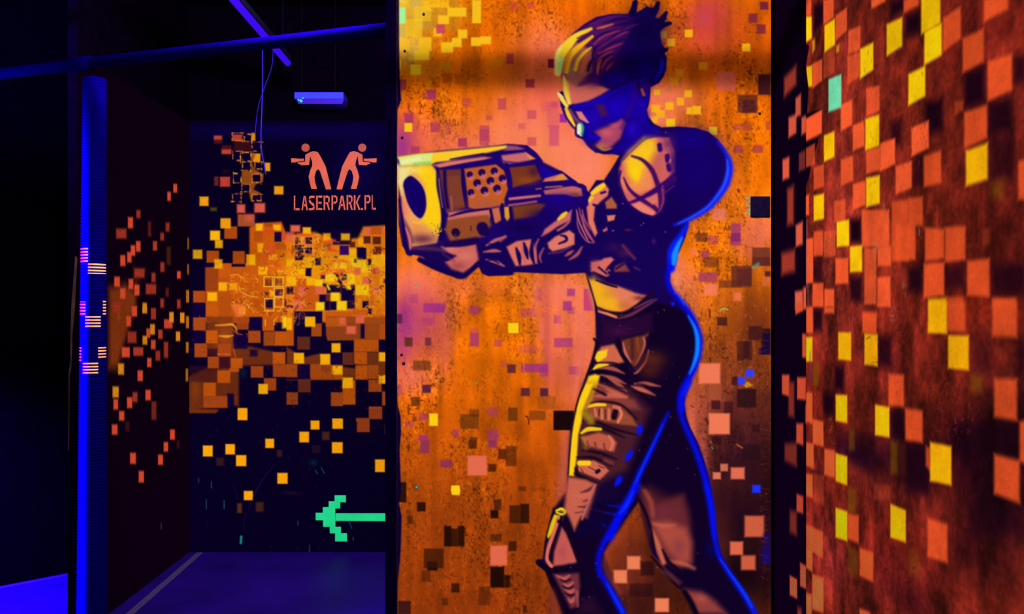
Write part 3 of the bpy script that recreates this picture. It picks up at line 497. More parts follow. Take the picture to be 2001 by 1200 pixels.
# supporting hand
p.poly([(370,930),(480,920),(640,910),(660,1030),(620,1080),(540,1130),(450,1100),(400,1050),(470,1010)], (206, 104, 92), 4); p.blob(440, 945, 50, 26, (226, 130, 110), .8); p.blob(560, 1000, 70, 40, (222, 124, 100), .8); p.blob(500, 1080, 60, 34, (160, 70, 70), .7)
p.stroke([(140,960),(280,1000),(400,1010),(480,1000)], [30,60,60,10], (24, 4, 80), 4); p.stroke([(200,1030),(330,1090),(450,1140),(540,1165),(640,1080),(690,1050)], [40,50,40,30,40,40], (20, 2, 76), 2.4); p.stroke([(150,940),(300,945),(400,960)], [24,30,16], (120, 60, 80), 5, .6)
p.stroke([(380,985),(470,1040)], 10, (120, 50, 80), 3, .6); p.stroke([(400,920),(540,915),(650,890)], 26, (24, 4, 76), 3)
# cuff, sleeve folds
p.strokes([8, 26, 10], (200, 104, 100), [[(720,920),(790,880),(870,850)], [(700,970),(780,960),(830,965)], [(720,1030),(800,1050),(860,1080)]], 2.4, .95)
p.stroke([(830,880),(870,850)], 24, (190, 100, 96), 3, .7); p.strokes([6, 18, 8], (20, 2, 76), [[(740,905),(800,915),(850,930)], [(700,1000),(780,1000),(840,990)], [(720,1040),(770,1030),(820,1060)]], 2, .9)
p.poly([(880,930),(960,885),(1070,870),(1110,960),(1120,1060),(1030,1075),(950,1080),(910,1000)], (222, 116, 96), 3); p.strokes([16, 36, 16], (24, 4, 80), [[(955,940),(975,1000),(985,1070)], [(1015,900),(1030,960),(1045,1020)], [(1080,880),(1075,980),(1095,1060)]], 2.2)
p.strokes([10, 18, 8], (196, 96, 110), [[(1130,870),(1105,930),(1110,1040)], [(1170,940),(1140,1000),(1150,1050)], [(1000,900),(1010,990),(1030,1060)]], 2.4, .8)
p.poly([(1150,850),(1180,790),(1260,730),(1330,690),(1390,640),(1380,720),(1280,770),(1210,820)], (206, 106, 106), 3); p.stroke([(1285,715),(1320,685),(1345,665)], [20,34,24], (250, 206, 40), 2); p.stroke([(1280,800),(1330,770),(1370,730)], 16, (196, 96, 106), 2.5)
p.poly([(1200,900),(1260,850),(1370,800),(1410,830),(1410,910),(1340,940),(1240,965),(1210,940)], (226, 124, 100), 3); p.stroke([(1300,840),(1340,850),(1345,880),(1290,905)], [10,22,22,14], (26, 4, 90), 2)
p.strokes([10, 26, 10], (190, 92, 90), [[(1340,1000),(1370,980),(1400,960)], [(1370,1030),(1430,990),(1470,930)]], 2.6, .9); p.stroke([(1210,980),(1300,970),(1380,930)], 14, (120, 50, 100), 3, .7)
p.strokes([8, 14, 6], (176, 80, 116), [[(1430,660),(1440,780),(1500,880),(1560,900)], [(1470,680),(1490,780),(1540,860)]], 2, .9)

# -- waist and hips (crop x4)
p.z(1050, 500, 4)
p.poly([(420,50),(560,20),(600,30),(540,100),(560,150),(530,175),(420,120)], (222, 112, 98), 4, .95); p.blob(450, 80, 34, 44, (200, 92, 96), .6)
p.poly([(610,80),(680,50),(720,120),(600,130)], (160, 76, 60), 4, .8); p.strokes([14, 26, 14], (26, 4, 66), [[(540,110),(600,40)], [(620,100),(680,60)], [(440,130),(560,190),(640,240)], [(480,90),(540,140)], [(560,130),(700,150),(820,180)]], 2.4); p.stroke([(760,90),(800,110)], 12, (90, 34, 70), 3)
p.poly([(400,190),(470,200),(640,240),(760,290),(850,310),(780,380),(660,450),(560,440),(460,410),(430,320)], (232, 128, 84), 4); p.poly([(400,190),(440,170),(520,230),(620,330),(650,440),(560,430),(450,400),(425,310)], (246, 188, 24), 12, .95)
p.blob(560, 300, 60, 40, (214, 150, 40), .7); p.blob(680, 310, 70, 36, (226, 130, 96), .8); p.blob(690, 390, 60, 36, (190, 110, 40), .6); p.blob(800, 330, 50, 20, (90, 34, 56), .7)
p.stroke([(380,130),(410,230),(440,330),(460,420),(480,640)], [10,14,12,20,40], (22, 6, 54), 2.4)
p.stroke([(460,190),(540,220),(620,245)], [10,18,14], (24, 6, 50), 1.8); p.stroke([(460,400),(560,440),(680,445),(780,390),(900,300)], [14,22,24,26,40], (28, 6, 40), 3)
p.stroke([(480,435),(550,455),(615,480)], [14,22,22], (232, 130, 80), 2); p.stroke([(630,490),(720,465),(820,410),(930,340)], [14,24,20,10], (120, 54, 76), 2.6, .9); p.stroke([(760,410),(840,370),(900,340)], [8,12,6], (150, 70, 90), 2, .8)
p.poly([(480,470),(640,500),(800,470),(900,440),(900,590),(700,640),(600,680),(480,720),(500,560)], (40, 8, 52), 6, .9); p.blob(640, 590, 90, 40, (64, 16, 62), .8)
p.poly([(500,710),(600,690),(640,750),(680,830),(640,840),(540,850),(470,830),(440,800)], (206, 106, 74), 4); p.poly([(450,790),(470,750),(550,730),(540,790),(470,835)], (246, 214, 30), 2.4)
p.strokes([14, 34, 16], (246, 214, 24), [[(440,885),(480,860),(550,850)]], 2)
p.poly([(660,660),(700,650),(830,620),(870,600),(850,700),(820,800),(770,890),(720,830),(670,750)], (112, 52, 34), 4); p.strokes([10, 22, 10], (206, 110, 96), [[(670,680),(690,760),(730,830)], [(830,640),(840,700),(800,800),(760,880)], [(870,740),(850,820),(790,900),(760,920)]], 2.4, .9)
p.stroke([(740,660),(745,800)], 26, (60, 20, 30), 4, .7); p.stroke([(780,640),(790,740)], 14, (150, 76, 30), 3, .7)
p.stroke([(630,650),(650,750),(710,850),(730,960),(720,1040),(760,1120)], [30,26,30,50,60,60], (20, 4, 34), 2.6); p.stroke([(860,640),(850,720),(790,840),(740,900)], [18,16,14,24], (26, 4, 50), 2.2)
p.blob(900, 810, 100, 70, (92, 38, 24), .85); p.blob(880, 900, 80, 60, (86, 34, 22), .7)
p.strokes([10, 34, 8], (196, 96, 74), [[(480,880),(580,880),(680,920)], [(500,930),(600,960),(690,1000)], [(470,1000),(560,1040),(700,1100)], [(760,1000),(850,1000),(960,1020)], [(760,1030),(850,1060),(920,1090)], [(560,960),(640,1010),(700,1060)]], 2.8, .85)
p.strokes([8, 18, 8], (22, 6, 30), [[(470,835),(600,840),(680,890)], [(450,900),(540,900),(680,960)], [(500,980),(600,1020),(700,1040)], [(780,1000),(860,1020),(980,1100)], [(540,1090),(600,1080),(700,1090)], [(480,1140),(600,1130),(700,1180)]], 2.4, .85)
p.poly([(340,1200),(420,1060),(480,1000),(560,1050),(700,1100),(760,1130),(800,1200)], (196, 96, 70), 8, .75)
p.poly([(300,1200),(330,1110),(370,1020),(400,940),(450,925),(490,935),(470,1010),(440,1090),(420,1200)], YE, 3.5); p.stroke([(400,1170),(450,1160),(520,1165)], 26, YE, 2); p.stroke([(296,1200),(330,1090),(390,930),(440,790),(470,650)], [8,12,16,20,24], (20, 6, 30), 2); p.stroke([(445,650),(465,660)], 22, (20, 6, 40), 1.6)
# blue rim
p.stroke([(1070,20),(1040,90),(1020,150),(1030,230),(1080,310),(1150,390),(1210,480),(1250,570),(1268,660),(1260,760),(1230,860),(1190,950),(1140,1040),(1120,1120),(1130,1200)], [40,46,32,36,38,42,46,48,50,50,50,48,46,42,38], (4, 10, 240), 7)
p.stroke([(1180,470),(1230,560),(1252,650),(1248,760),(1222,850),(1190,920)], [8,24,34,34,24,10], (10, 140, 255), 3.5); p.stroke([(1100,300),(1150,380)], [8,16], (20, 80, 255), 3, .8); p.stroke([(1075,0),(1065,60)], [44,30], (20, 150, 255), 3)
p.blob(1060, 375, 14, 14, (20, 40, 250), .9)
# -- thigh pads and lower legs (crop x4)
p.z(1030, 750, 4)
p.poly([(440,0),(560,0),(800,40),(960,200),(880,400),(700,900),(300,1000),(330,700)], (120, 52, 46), 14, .55)
p.poly([(455,0),(515,0),(480,90),(440,180),(425,300),(400,400),(390,560),(365,720),(325,720),(335,560),(345,400),(370,260),(410,110)], YE, 3)
p.stroke([(452,0),(405,110),(368,260),(345,420),(328,600),(318,760)], [8,12,10,8,8,8], (24, 10, 24), 1.8)
p.strokes([10, 40, 10], (206, 104, 78), [[(520,100),(640,90),(780,110)], [(820,20),(900,50),(960,100)], [(620,40),(700,80),(780,100)]], 3.5, .85)
p.strokes([10, 24, 10], (24, 6, 22), [[(500,150),(600,140),(740,170),(860,280)], [(520,40),(600,80),(620,90)], [(840,60),(940,90),(1010,130)], [(440,290),(540,300),(700,360),(860,400)], [(480,320),(600,350),(760,420)], [(430,520),(560,540),(700,590)], [(390,575),(520,580),(660,640)], [(370,700),(450,740),(540,770)]], 3, .95)
p.poly([(470,180),(600,150),(740,190),(820,260),(860,330),(740,320),(620,300),(500,260)], (150, 76, 46), 4); p.stroke([(480,180),(540,165),(610,165)], [14,26,20], (255, 206, 40), 2); p.stroke([(450,230),(500,290)], 60, (190, 160, 20), 6, .7)
p.strokes([20, 36, 24], (214, 116, 90), [[(530,200),(540,250)], [(585,200),(585,270)], [(640,200),(640,275)]], 2, .95); p.strokes(7, (36, 10, 30), [[(565,200),(560,250)], [(610,205),(612,270)]], 1.2); p.stroke([(690,220),(680,260)], 46, (30, 6, 26), 2.4); p.stroke([(720,190),(738,240),(710,300)], [16,22,20], (232, 124, 96), 1.8); p.stroke([(680,180),(720,190)], 26, (214, 110, 90), 3)
p.poly([(420,420),(560,380),(660,410),(700,460),(680,530),(560,510),(460,480)], (190, 94, 66), 4); p.stroke([(425,385),(480,355),(575,355)], [18,34,22], (246, 208, 20), 2.2); p.strokes([14, 26, 14], (100, 46, 50), [[(470,450),(480,500)], [(530,460),(540,510)], [(600,470),(610,520)]], 2.4, .8); p.stroke([(640,410),(670,460),(650,520)], [16,22,16], (222, 116, 88), 2); p.stroke([(440,420),(460,500)], 30, (176, 140, 20), 6, .5)
p.poly([(400,620),(520,600),(600,640),(640,680),(570,750),(470,710),(400,680)], (206, 106, 76), 3); p.stroke([(410,620),(480,620)], 40, (255, 210, 24), 2.2); p.stroke([(545,690),(560,680)], 30, (28, 6, 40), 2); p.strokes(7, (60, 20, 40), [[(420,660),(440,690)], [(480,650),(540,680)], [(560,640),(600,660)]], 1.2, .8); p.stroke([(610,600),(660,620)], 26, (130, 60, 50), 4, .8); p.stroke([(380,660),(400,720),(470,740)], [20,30,20], (26, 8, 24), 3)
# lower thigh
p.poly([(320,730),(460,750),(540,790),(520,900),(480,1060),(420,1040),(370,1150),(330,1050),(290,980)], (206, 104, 76), 5, .95); p.strokes([6, 22, 6], (60, 20, 50), [[(420,850),(480,830),(510,800)], [(440,920),(500,900),(520,870)], [(400,960),(460,960),(480,930)], [(380,1010),(440,1000)]], 3, .8)
p.stroke([(535,790),(500,880),(470,960),(430,1060)], [14,30,22,16], (222, 118, 90), 2.4); p.strokes([6, 16, 6], (214, 110, 86), [[(350,870),(430,880),(500,850)], [(370,940),(440,950)], [(500,980),(580,1000),(640,1010)]], 2.6, .8)
p.poly([(560,780),(720,700),(820,700),(760,900),(640,1180),(380,1200),(450,1060)], (14, 2, 50), 12, .9)
p.strokes([12, 46, 14], (8, 20, 235), [[(885,320),(880,360),(868,395)], [(820,520),(800,560),(770,600)], [(730,720),(715,760),(690,795)]], 3); p.strokes([8, 20, 14], (10, 14, 200), [[(640,950),(720,960),(790,960)], [(620,1010),(700,1020),(780,1010)], [(590,1100),(610,1110)]], 4, .8)
p.stroke([(1105,225),(1060,320),(1000,450),(940,580),(880,700),(820,850),(760,960),(700,1080),(650,1200)], [12,28,32,36,40,44,50,52,52], (4, 14, 240), 6); p.stroke([(1060,320),(940,570),(850,770),(790,900)], [6,14,18,10], (10, 50, 255), 3, .9)
p.stroke([(1264,-10),(1212,100),(1200,220),(1240,340),(1310,500),(1360,640),(1400,780),(1430,950),(1450,1100),(1465,1200)], [40,42,36,36,40,42,42,38,34,30], (4, 12, 240), 7); p.stroke([(1262,0),(1225,80)], [18,14], (10, 40, 255), 6, .7)
# rear leg, knee and shin (crop x4.35)
p.poly([(880,860),(960,800),(1100,880),(1200,870),(1260,1000),(1250,1200),(1000,1200),(940,1050)], (74, 28, 34), 14, .8)
p.z(1030, 950, 4.35)
p.poly([(960,0),(1040,60),(1100,140),(1330,80),(1380,300),(1400,640),(1300,700),(1180,640),(1080,500),(1020,300)], (104, 40, 44), 12, .95)
p.blob(1150, 230, 110, 60, (112, 44, 58), .8); p.poly([(1060,310),(1200,300),(1350,360),(1400,480),(1390,640),(1290,640),(1200,560),(1120,430)], (176, 82, 62), 12, .9); p.blob(1290, 520, 60, 80, (140, 60, 64), .8)
p.stroke([(1060,380),(1100,470),(1130,560),(1160,650)], [30,44,50,40], (196, 100, 70), 4); p.stroke([(1220,640),(1330,660),(1420,700)], [20,40,20], (196, 100, 70), 6, .9); p.stroke([(1000,40),(1050,130),(1070,250)], [20,30,20], (170, 80, 60), 6, .8); p.stroke([(1080,320),(1170,340),(1260,330)], [14,30,10], (196, 96, 72), 5, .8)
p.strokes([14, 30, 24], (20, 4, 26), [[(920,60),(1000,210),(1050,370),(1080,560)], [(1060,600),(1160,720),(1270,840),(1350,900),(1430,1088)], [(1150,540),(1210,650),(1320,740)]], 3, .95); p.poly([(1100,690),(1230,740),(1320,820),(1290,840),(1180,760)], (96, 44, 54), 5, .7)
p.poly([(1340,880),(1480,900),(1600,980),(1700,1088),(1440,1088),(1400,980)], (150, 66, 60), 10, .95); p.blob(1480, 960, 60, 40, (176, 84, 66), .7); p.stroke([(1340,900),(1400,1000),(1440,1088)], 40, (14, 2, 22), 4)
p.stroke([(1524,0),(1560,120),(1580,260),(1590,400),(1620,560),(1680,680),(1760,800),(1830,900),(1900,1010),(1940,1088)], [34,34,34,32,36,36,40,42,44,46], (4, 18, 245), 6); p.stroke([(1640,620),(1760,790),(1850,920),(1910,1030)], [8,20,26,20], (10, 60, 255), 3, .9); p.blob(1560, 540, 40, 80, (6, 6, 110), .6)
p.stroke([(934,0),(868,120),(800,240),(720,370),(650,490),(610,600),(615,720),(670,820),(730,920),(790,1030),(820,1088)], [48,54,56,52,44,38,42,46,50,52,54], (3, 10, 235), 7); p.stroke([(905,40),(845,160),(790,230)], [10,30,14], (8, 50, 255), 4, .9); p.stroke([(680,830),(740,940),(810,1070)], [10,26,30], (8, 50, 255), 4, .9)
p.stroke([(770,440),(690,560),(660,660),(700,780),(790,900)], 30, (150, 60, 56), 9, .7)
# knee strap, front shin
p.poly([(230,240),(280,250),(250,360),(180,445),(160,420),(190,320)], (226, 200, 10), 2.4); p.stroke([(250,210),(290,195),(320,215),(300,240),(250,225)], [20,26,26,20,16], (246, 220, 14), 2); p.stroke([(285,210),(300,215)], 10, (160, 120, 10), 1.4)
p.stroke([(265,270),(230,400),(185,520),(170,620),(205,680)], [26,40,36,34,36], (222, 112, 88), 2.6); p.stroke([(275,330),(230,480),(195,600),(215,650)], [14,30,22,16], (28, 6, 34), 2.2); p.stroke([(225,230),(190,330),(160,450),(145,600)], 12, (24, 8, 26), 2)
p.poly([(295,350),(330,400),(430,640),(310,670),(220,680),(230,560)], (196, 92, 80), 4); p.blob(300, 560, 40, 60, (176, 76, 76), .7); p.blob(390, 640, 30, 24, (206, 96, 96), .6); p.stroke([(270,300),(330,320),(400,520),(440,650)], [30,40,34,30], (18, 3, 30), 3)
p.stroke([(330,120),(320,200),(300,290)], 12, (120, 54, 56), 3, .5)
p.stroke([(95,645),(150,690),(190,720)], [46,50,50], (14, 2, 26), 2); p.stroke([(170,720),(300,710),(420,680)], [30,46,34], (16, 3, 30), 2.4); p.stroke([(180,740),(240,880),(300,1000),(330,1088)], [40,46,50,60], (14, 2, 24), 2.4); p.stroke([(480,700),(480,850),(450,1000),(420,1050)], [30,26,24,40], (14, 2, 26), 2.6)
p.poly([(220,750),(440,740),(450,860),(410,1030),(370,1040),(300,900)], (122, 52, 56), 5, .9); p.strokes([10, 34, 14], (196, 92, 84), [[(250,760),(310,790),(360,760)], [(310,830),(350,850),(390,820)], [(330,880),(370,900),(400,880)], [(350,960),(380,980),(400,950)]], 2.8, .95); p.strokes([8, 16, 10], (20, 4, 30), [[(280,790),(320,810),(370,790)], [(300,850),(350,870),(390,850)], [(320,910),(370,930),(400,920)]], 2.4)
p.stroke([(425,900),(430,1020)], 26, (170, 84, 76), 3, .8); p.blob(460, 1045, 24, 20, (14, 2, 26), 1)
p.poly([(190,860),(230,880),(300,1088),(180,1088)], (128, 50, 44), 9, .6); p.poly([(460,960),(560,950),(640,1088),(420,1088)], (60, 20, 44), 12, .5)
# blaster mask
p.z(770, 250, 4)
wG, aG = p.cover(p.xy([(20,225),(340,180),(880,125),(1030,140),(1150,250),(1310,335),(1425,430),(1500,455),(1515,600),(1400,640),(1200,740),(1140,850),(880,850),(840,840),(700,900),(640,905),(380,910),(150,955),(130,1000),(90,960),(40,700)]), 1)
GUN = np.zeros((p.nv, p.nu), bool); GUN[wG[0]:wG[1], wG[2]:wG[3]] = aG > 0.5
GUN &= FIG | (np.arange(p.nv)[:, None] < 10**9)
FIGM = FIG & ~GUN
# specks of dust
p.z(0, 0, 1)
for _ in range(90):
    x, y = random.uniform(1100, 1380), random.uniform(560, 1180)
    p.stroke([(x, y), (x+.6, y+.6)], random.uniform(1, 2), (190, 110, 150), .7, random.uniform(.2, .6), smooth=False)
# ================================================================ back wall paint (frontal, 5.1 m away)
DKB = (7, 1, 30)
BACK = Canvas(369, 236, 790, 1083, 1.3, DKB); b = BACK
b.z(0, 0, 1)
b.blob(560, 256, 200, 16, (14, 2, 74), .9); b.blob(700, 330, 60, 80, (16, 2, 78), .7); b.blob(560, 660, 200, 200, (20, 3, 52), .5)
OA = (214, 98, 10); OB = (176, 76, 14); OC = (140, 58, 20); YA = (255, 186, 12); YB = (255, 216, 20); PB = (232, 104, 70); DB = (18, 2, 52)
# large washed orange areas (crops x6)
b.z(360, 430, 6)
b.poly([(765,90),(830,40),(1140,20),(1200,170),(1290,300),(1300,1200),(770,1200),(560,1150),(550,520),(765,520)], OA, 3, .95)
b.poly([(250,560),(350,545),(450,510),(870,510),(870,1070),(740,1100),(560,1200),(250,1200)], (196, 88, 12), 2.5, .95); b.rect(250, 560, 400, 830, (150, 62, 18), 2, .85)
b.tiles((204, 92, 16), [(410, 510, 550, 670), (555, 545, 715, 640, .5), (720, 520, 860, 660), (540, 650, 680, 760)], 2)
b.tiles(OB, [(105, 830, 250, 968), (110, 1145, 250, 1210), (570, 365, 710, 515), (470, 75, 620, 220), (262, 360, 408, 500), (540, 920, 630, 985), (655, 920, 750, 985), (820, 130, 920, 250, .8), (940, 40, 1035, 80), (560, 1140, 750, 1210), (720, 830, 780, 880, .5), (400, 870, 545, 1110, .5), (800, 940, 920, 1070, .6), (1060, 270, 1200, 350)], 1.6)
b.tiles(YA, [(430, 0, 540, 95), (303, 125, 420, 238), (360, 235, 452, 330, .9), (102, 348, 212, 455, .85), (352, 460, 448, 568, .85), (728, 405, 835, 528), (840, 42, 930, 125), (1045, 55, 1132, 120), (860, 275, 930, 380, .8), (402, 730, 502, 830, .9), (530, 740, 625, 820, .7), (272, 848, 385, 950, .95), (870, 545, 980, 640), (990, 400, 1090, 470, .8), (650, 1015, 715, 1105), (1000, 820, 1060, 900, .8)], 2.2)
b.tiles(OA, [(720, 405, 760, 525, .4), (250, 975, 400, 1200, .4)], 3)
b.tiles((222, 70, 40), [(920, 300, 1080, 390, .5), (930, 110, 1060, 140, .7), (1140, 150, 1200, 230, .8)], 3)
b.tiles(DB, [(765, 1140, 915, 1210), (1058, 140, 1140, 255), (555, 515, 715, 548), (252, 512, 350, 552), (100, 980, 248, 1140), (950, 930, 1040, 1030, .9), (1065, 810, 1155, 890, .8), (1180, 930, 1200, 1010)], 1.6)
b.tiles((96, 30, 30), [(950, 690, 1030, 775, .8), (1065, 690, 1150, 765, .9), (940, 845, 990, 905, .9)], 1.8)
b.z(560, 430, 6)
b.poly([(0,180),(150,160),(330,140),(600,240),(840,210),(900,80),(1180,60),(1180,1200),(0,1200)], (236, 128, 12), 4, .95)
b.blob(600,600,560,200,(255,176,8),.75); b.blob(950,640,260,260,(255,190,8),.6); b.blob(100,560,260,200,(255,160,12),.6)
b.tiles(DB, [(100, 290, 205, 470), (210, 320, 300, 400), (100, 200, 160, 285, .8), (215, 200, 300, 285, .8), (220, 560, 290, 660), (330, 440, 400, 530, .85), (540, 110, 760, 290, .9), (820, 320, 935, 460), (950, 455, 995, 530, .9), (90, 1070, 420, 1210), (380, 870, 510, 1060), (640, 760, 800, 950), (890, 950, 960, 1030), (470, 760, 640, 860, .95), (955, 1040, 1005, 1100), (705, 950, 800, 1040, .9), (0, 780, 80, 870, .85), (0, 1000, 80, 1030), (400, 640, 455, 690, .8), (510, 950, 590, 1055), (1015, 340, 1045, 400)], 2)
b.tiles((96, 36, 18), [(900, 190, 985, 275), (1010, 195, 1105, 285), (1030, 310, 1110, 400), (60, 300, 100, 400, .5), (740, 255, 805, 320), (430, 265, 520, 360, .5), (150, 370, 205, 430)], 1.8)
b.tiles((204, 88, 20), [(90, 690, 230, 1050, .9), (225, 770, 380, 1050, .9), (455, 1070, 770, 1200, .8), (770, 1050, 950, 1120, .8), (800, 750, 900, 950, .3), (960, 600, 1090, 780, .5), (950, 1110, 1180, 1200, .8), (970, 760, 1030, 1000, .6), (460, 870, 520, 950, .5), (970, 80, 1120, 170), (340, 190, 430, 330, .5)], 2)
b.tiles(YA, [(188, 85, 285, 165), (430, 155, 515, 240, .85), (638, 158, 742, 238, .9), (190, 440, 330, 560, .85), (90, 550, 215, 640), (0, 660, 115, 770), (235, 680, 335, 765, .9), (840, 210, 900, 300, .7), (0, 460, 90, 540), (1000, 410, 1180, 540, .9), (735, 340, 820, 430), (620, 410, 740, 500, .8)], 2.5)
b.tiles(YB, [(520, 850, 622, 950), (588, 950, 705, 1058), (342, 962, 445, 1062), (218, 1135, 330, 1230), (335, 700, 425, 780, .9), (835, 480, 950, 580, .95), (455, 630, 560, 720, .95), (700, 620, 800, 745, .85), (860, 560, 985, 610, .8), (565, 500, 700, 600, .85), (810, 760, 960, 880, .8), (740, 440, 830, 560, .9), (700, 740, 755, 815, .8)], 2.5)
b.tiles((54, 8, 96), [(622, 300, 730, 410)], 2)
b.tiles(PB, [(45, 60, 160, 140), (0, 140, 90, 250, .8), (135, 790, 225, 880), (340, 780, 450, 870), (80, 940, 185, 1040), (790, 560, 870, 640), (890, 665, 988, 750), (1000, 555, 1100, 625), (1010, 785, 1105, 880), (915, 85, 985, 175, .85), (1120, 90, 1185, 160, .8), (600, 1140, 685, 1210), (815, 1120, 912, 1210)], 3.2)
b.stroke([(400,640),(500,610),(640,600),(780,610)], [30,40,60,20], (240, 96, 40), 3, .9); b.strokes(26, (236, 80, 40), [[(540,480),(620,470),(700,490)], [(600,600),(625,680)], [(500,260),(520,330),(590,370)], [(480,250),(560,240)], [(130,170),(260,175)]], 3, .8); b.strokes(20, (236, 120, 60), [[(610,500),(605,590)], [(745,490),(735,570)], [(510,520),(505,590)], [(640,700),(700,760)]], 3, .8)
b.strokes(34, DB, [[(570,640),(600,660)], [(650,640),(690,650)], [(600,700),(640,740)], [(440,760),(520,800)], [(690,690),(660,690)]], 2.4, .95); b.strokes(26, YB, [[(670,740),(740,800)], [(480,770),(500,810)], [(560,650),(590,700)]], 2.4)
b.tiles(DB, [(790, 455, 820, 500, .7), (560, 420, 595, 445, .6), (1140, 690, 1180, 740, .7)], 2)
# scribbled worn lettering in oranges
rb = random.Random(11)
def scrib(x0, y0, x1, y1, n, cols, w0=1.5, w1=4, L=10):
    for _ in range(n):
        x, y = rb.uniform(x0, x1), rb.uniform(y0, y1); a1 = rb.uniform(0, 6.28)
        b.stroke([(x, y), (x+L*math.cos(a1), y+L*math.sin(a1)), (x+L*math.cos(a1)+L*.7*math.cos(a1+1.2), y+L*math.sin(a1)+L*.7*math.sin(a1+1.2))], rb.uniform(w0, w1)*.9, rb.choice(cols), 1.1, rb.uniform(.2, .7))
b.z(0, 0, 1)
LT = [(255, 190, 30), (255, 160, 30), (255, 214, 60), (240, 110, 30), (226, 70, 30)]; DK_ = [(90, 30, 20), (40, 8, 46), (120, 50, 20)]
scrib(450, 535, 500, 610, 70, LT[:4], 1, 2.6, 6); scrib(510, 480, 600, 640, 150, LT+DK_, 1, 3, 6); scrib(600, 470, 640, 530, 50, LT+DK_, 1, 3, 6); scrib(640, 520, 690, 560, 40, LT, 1, 3, 5)
scrib(715, 480, 757, 640, 110, LT+DK_[:2], 1, 2.6, 5); scrib(560, 460, 640, 500, 50, LT, 1, 3, 6); scrib(515, 500, 545, 530, 30, [(226, 60, 30), (240, 80, 40)], 1, 3, 7)
scrib(550, 570, 590, 630, 60, [(236, 120, 60), (70, 20, 30), (255, 170, 60)], 1, 2.4, 5); scrib(690, 560, 757, 660, 60, [(255, 190, 40), (200, 90, 20)], 1, 2.6, 5); scrib(380, 620, 500, 660, 20, [(240, 150, 40)], 1, 2, 6); scrib(640, 500, 757, 560, 60, [(255,214,30),(255,190,20),(236,120,40)], 1, 3, 6)
# stencilled rings of the worn column (crop x6)
b.z(360, 430, 6)
for (x0, y0, x1, y1) in [(935, 665, 1035, 780), (1055, 670, 1160, 780), (1055, 800, 1165, 895), (945, 920, 1050, 1065), (1060, 910, 1160, 1020)]:
    b.strokes(12, (255, 196, 50), [[(x0, y0), (x1, y0)], [(x1, y0), (x1, y1)], [(x1, y1), (x0, y1)], [(x0, y1), (x0, y0)]], 1.2, .85)
b.stroke([(540,650),(620,640),(680,670)], 10, (255, 180, 60), 1.2, .8); b.stroke([(645,780),(650,830),(700,860),(760,890),(860,905)], 12, (255, 186, 60), 1.4, .7); b.stroke([(650,1020),(652,1090)], 12, (255, 240, 150), 1, 1)
b.poly([(545,985),(650,985),(720,1010),(690,1140),(620,1140)], (240, 120, 50), 3, .8)
# lower orange blocks (crop x6)
b.z(360, 620, 6)
b.poly([(255,-10),(570,-10),(575,300),(700,330),(1040,400),(1040,560),(640,570),(640,1045),(570,1030),(570,900),(510,900),(500,1060),(220,1075),(50,1115),(50,700),(250,600),(400,600),(400,460),(260,440)], (122, 52, 16), 4, .9)
b.blob(480, 250, 120, 200, (180, 82, 14), .6); b.blob(130, 850, 60, 120, (150, 70, 18), .7)
b.tiles((56, 14, 30), [(270, 370, 390, 460, .9), (410, 460, 540, 600, .9), (60, 570, 380, 640, .6), (70, 640, 380, 760, .5)], 4)
b.tiles((196, 88, 12), [(255, 155, 390, 305), (390, 625, 540, 770), (545, 480, 685, 600), (530, 600, 640, 640), (225, 768, 370, 930), (1035, 410, 1185, 550), (1060, 165, 1210, 335), (930, 165, 1060, 335, .8), (915, 10, 1055, 160)], 1.8)
b.tiles((168, 72, 20), [(120, 305, 268, 470), (105, 5, 252, 155), (395, 315, 548, 460), (275, 462, 405, 600), (780, 572, 928, 708), (935, 715, 1078, 860), (750, 155, 895, 300), (225, 925, 510, 1060), (1040, 550, 1210, 700), (610, -5, 755, 145, .9)], 1.6)
b.tiles(DB, [(570, 905, 580, 1030, .3), (510, 905, 580, 1040, .95), (580, 215, 740, 370, .95), (765, 0, 910, 155), (770, 380, 860, 460, .85), (100, 165, 240, 300)], 3)
b.strokes([14, 30, 12], (250, 160, 40), [[(370,95),(480,90),(560,85),(600,120),(615,170)], [(410,220),(500,225),(570,215)]], 2, .9); b.strokes(8, (236, 110, 60), [[(390,435),(460,430),(545,440)], [(575,370),(590,420),(600,460)], [(560,140),(620,190),(680,205)]], 1.4, .8)
b.tiles(YA, [(870, 782, 980, 900), (630, 1065, 738, 1200)], 1.6); b.tiles(YB, [(1150, -10, 1260, 130)], 4); b.strokes([10, 16, 8], YB, [[(950,30),(950,100)], [(1055,30),(1055,90)]], 1.5, .9)
b.blob(690, 650, 40, 60, (0, 60, 70), .5)
b.z(560, 620, 6)
b.poly([(460,-10),(860,-10),(865,75),(860,270),(480,275),(462,200)], (156, 70, 24), 2, .95); b.rect(460, 0, 700, 110, (200, 96, 14), 2.5, .8); b.rect(860, 0, 1175, 260, (166, 76, 20), 2, .95); b.tiles(DB, [(868, 75, 915, 250), (1080, 325, 1175, 405, .8)], 2.2)
b.poly([(0,350),(200,470),(370,430),(520,430),(640,580),(800,600),(810,560),(950,410),(1175,410),(1175,730),(0,740)], (130, 58, 16), 3, .9)
b.tiles(DB, [(128, 552, 275, 720), (515, 415, 645, 560), (0, 705, 280, 730), (120, 225, 140, 380, .2), (410, 560, 505, 635, .8)], 2)
b.tiles((190, 86, 14), [(790, 258, 1080, 405), (790, 405, 945, 548), (810, 565, 950, 728), (280, 550, 510, 730, .7), (510, 560, 655, 730, .8), (655, 740, 808, 1025), (0, -10, 85, 335), (955, 560, 1080, 720, .7), (1090, 80, 1170, 260, .8)], 1.8)
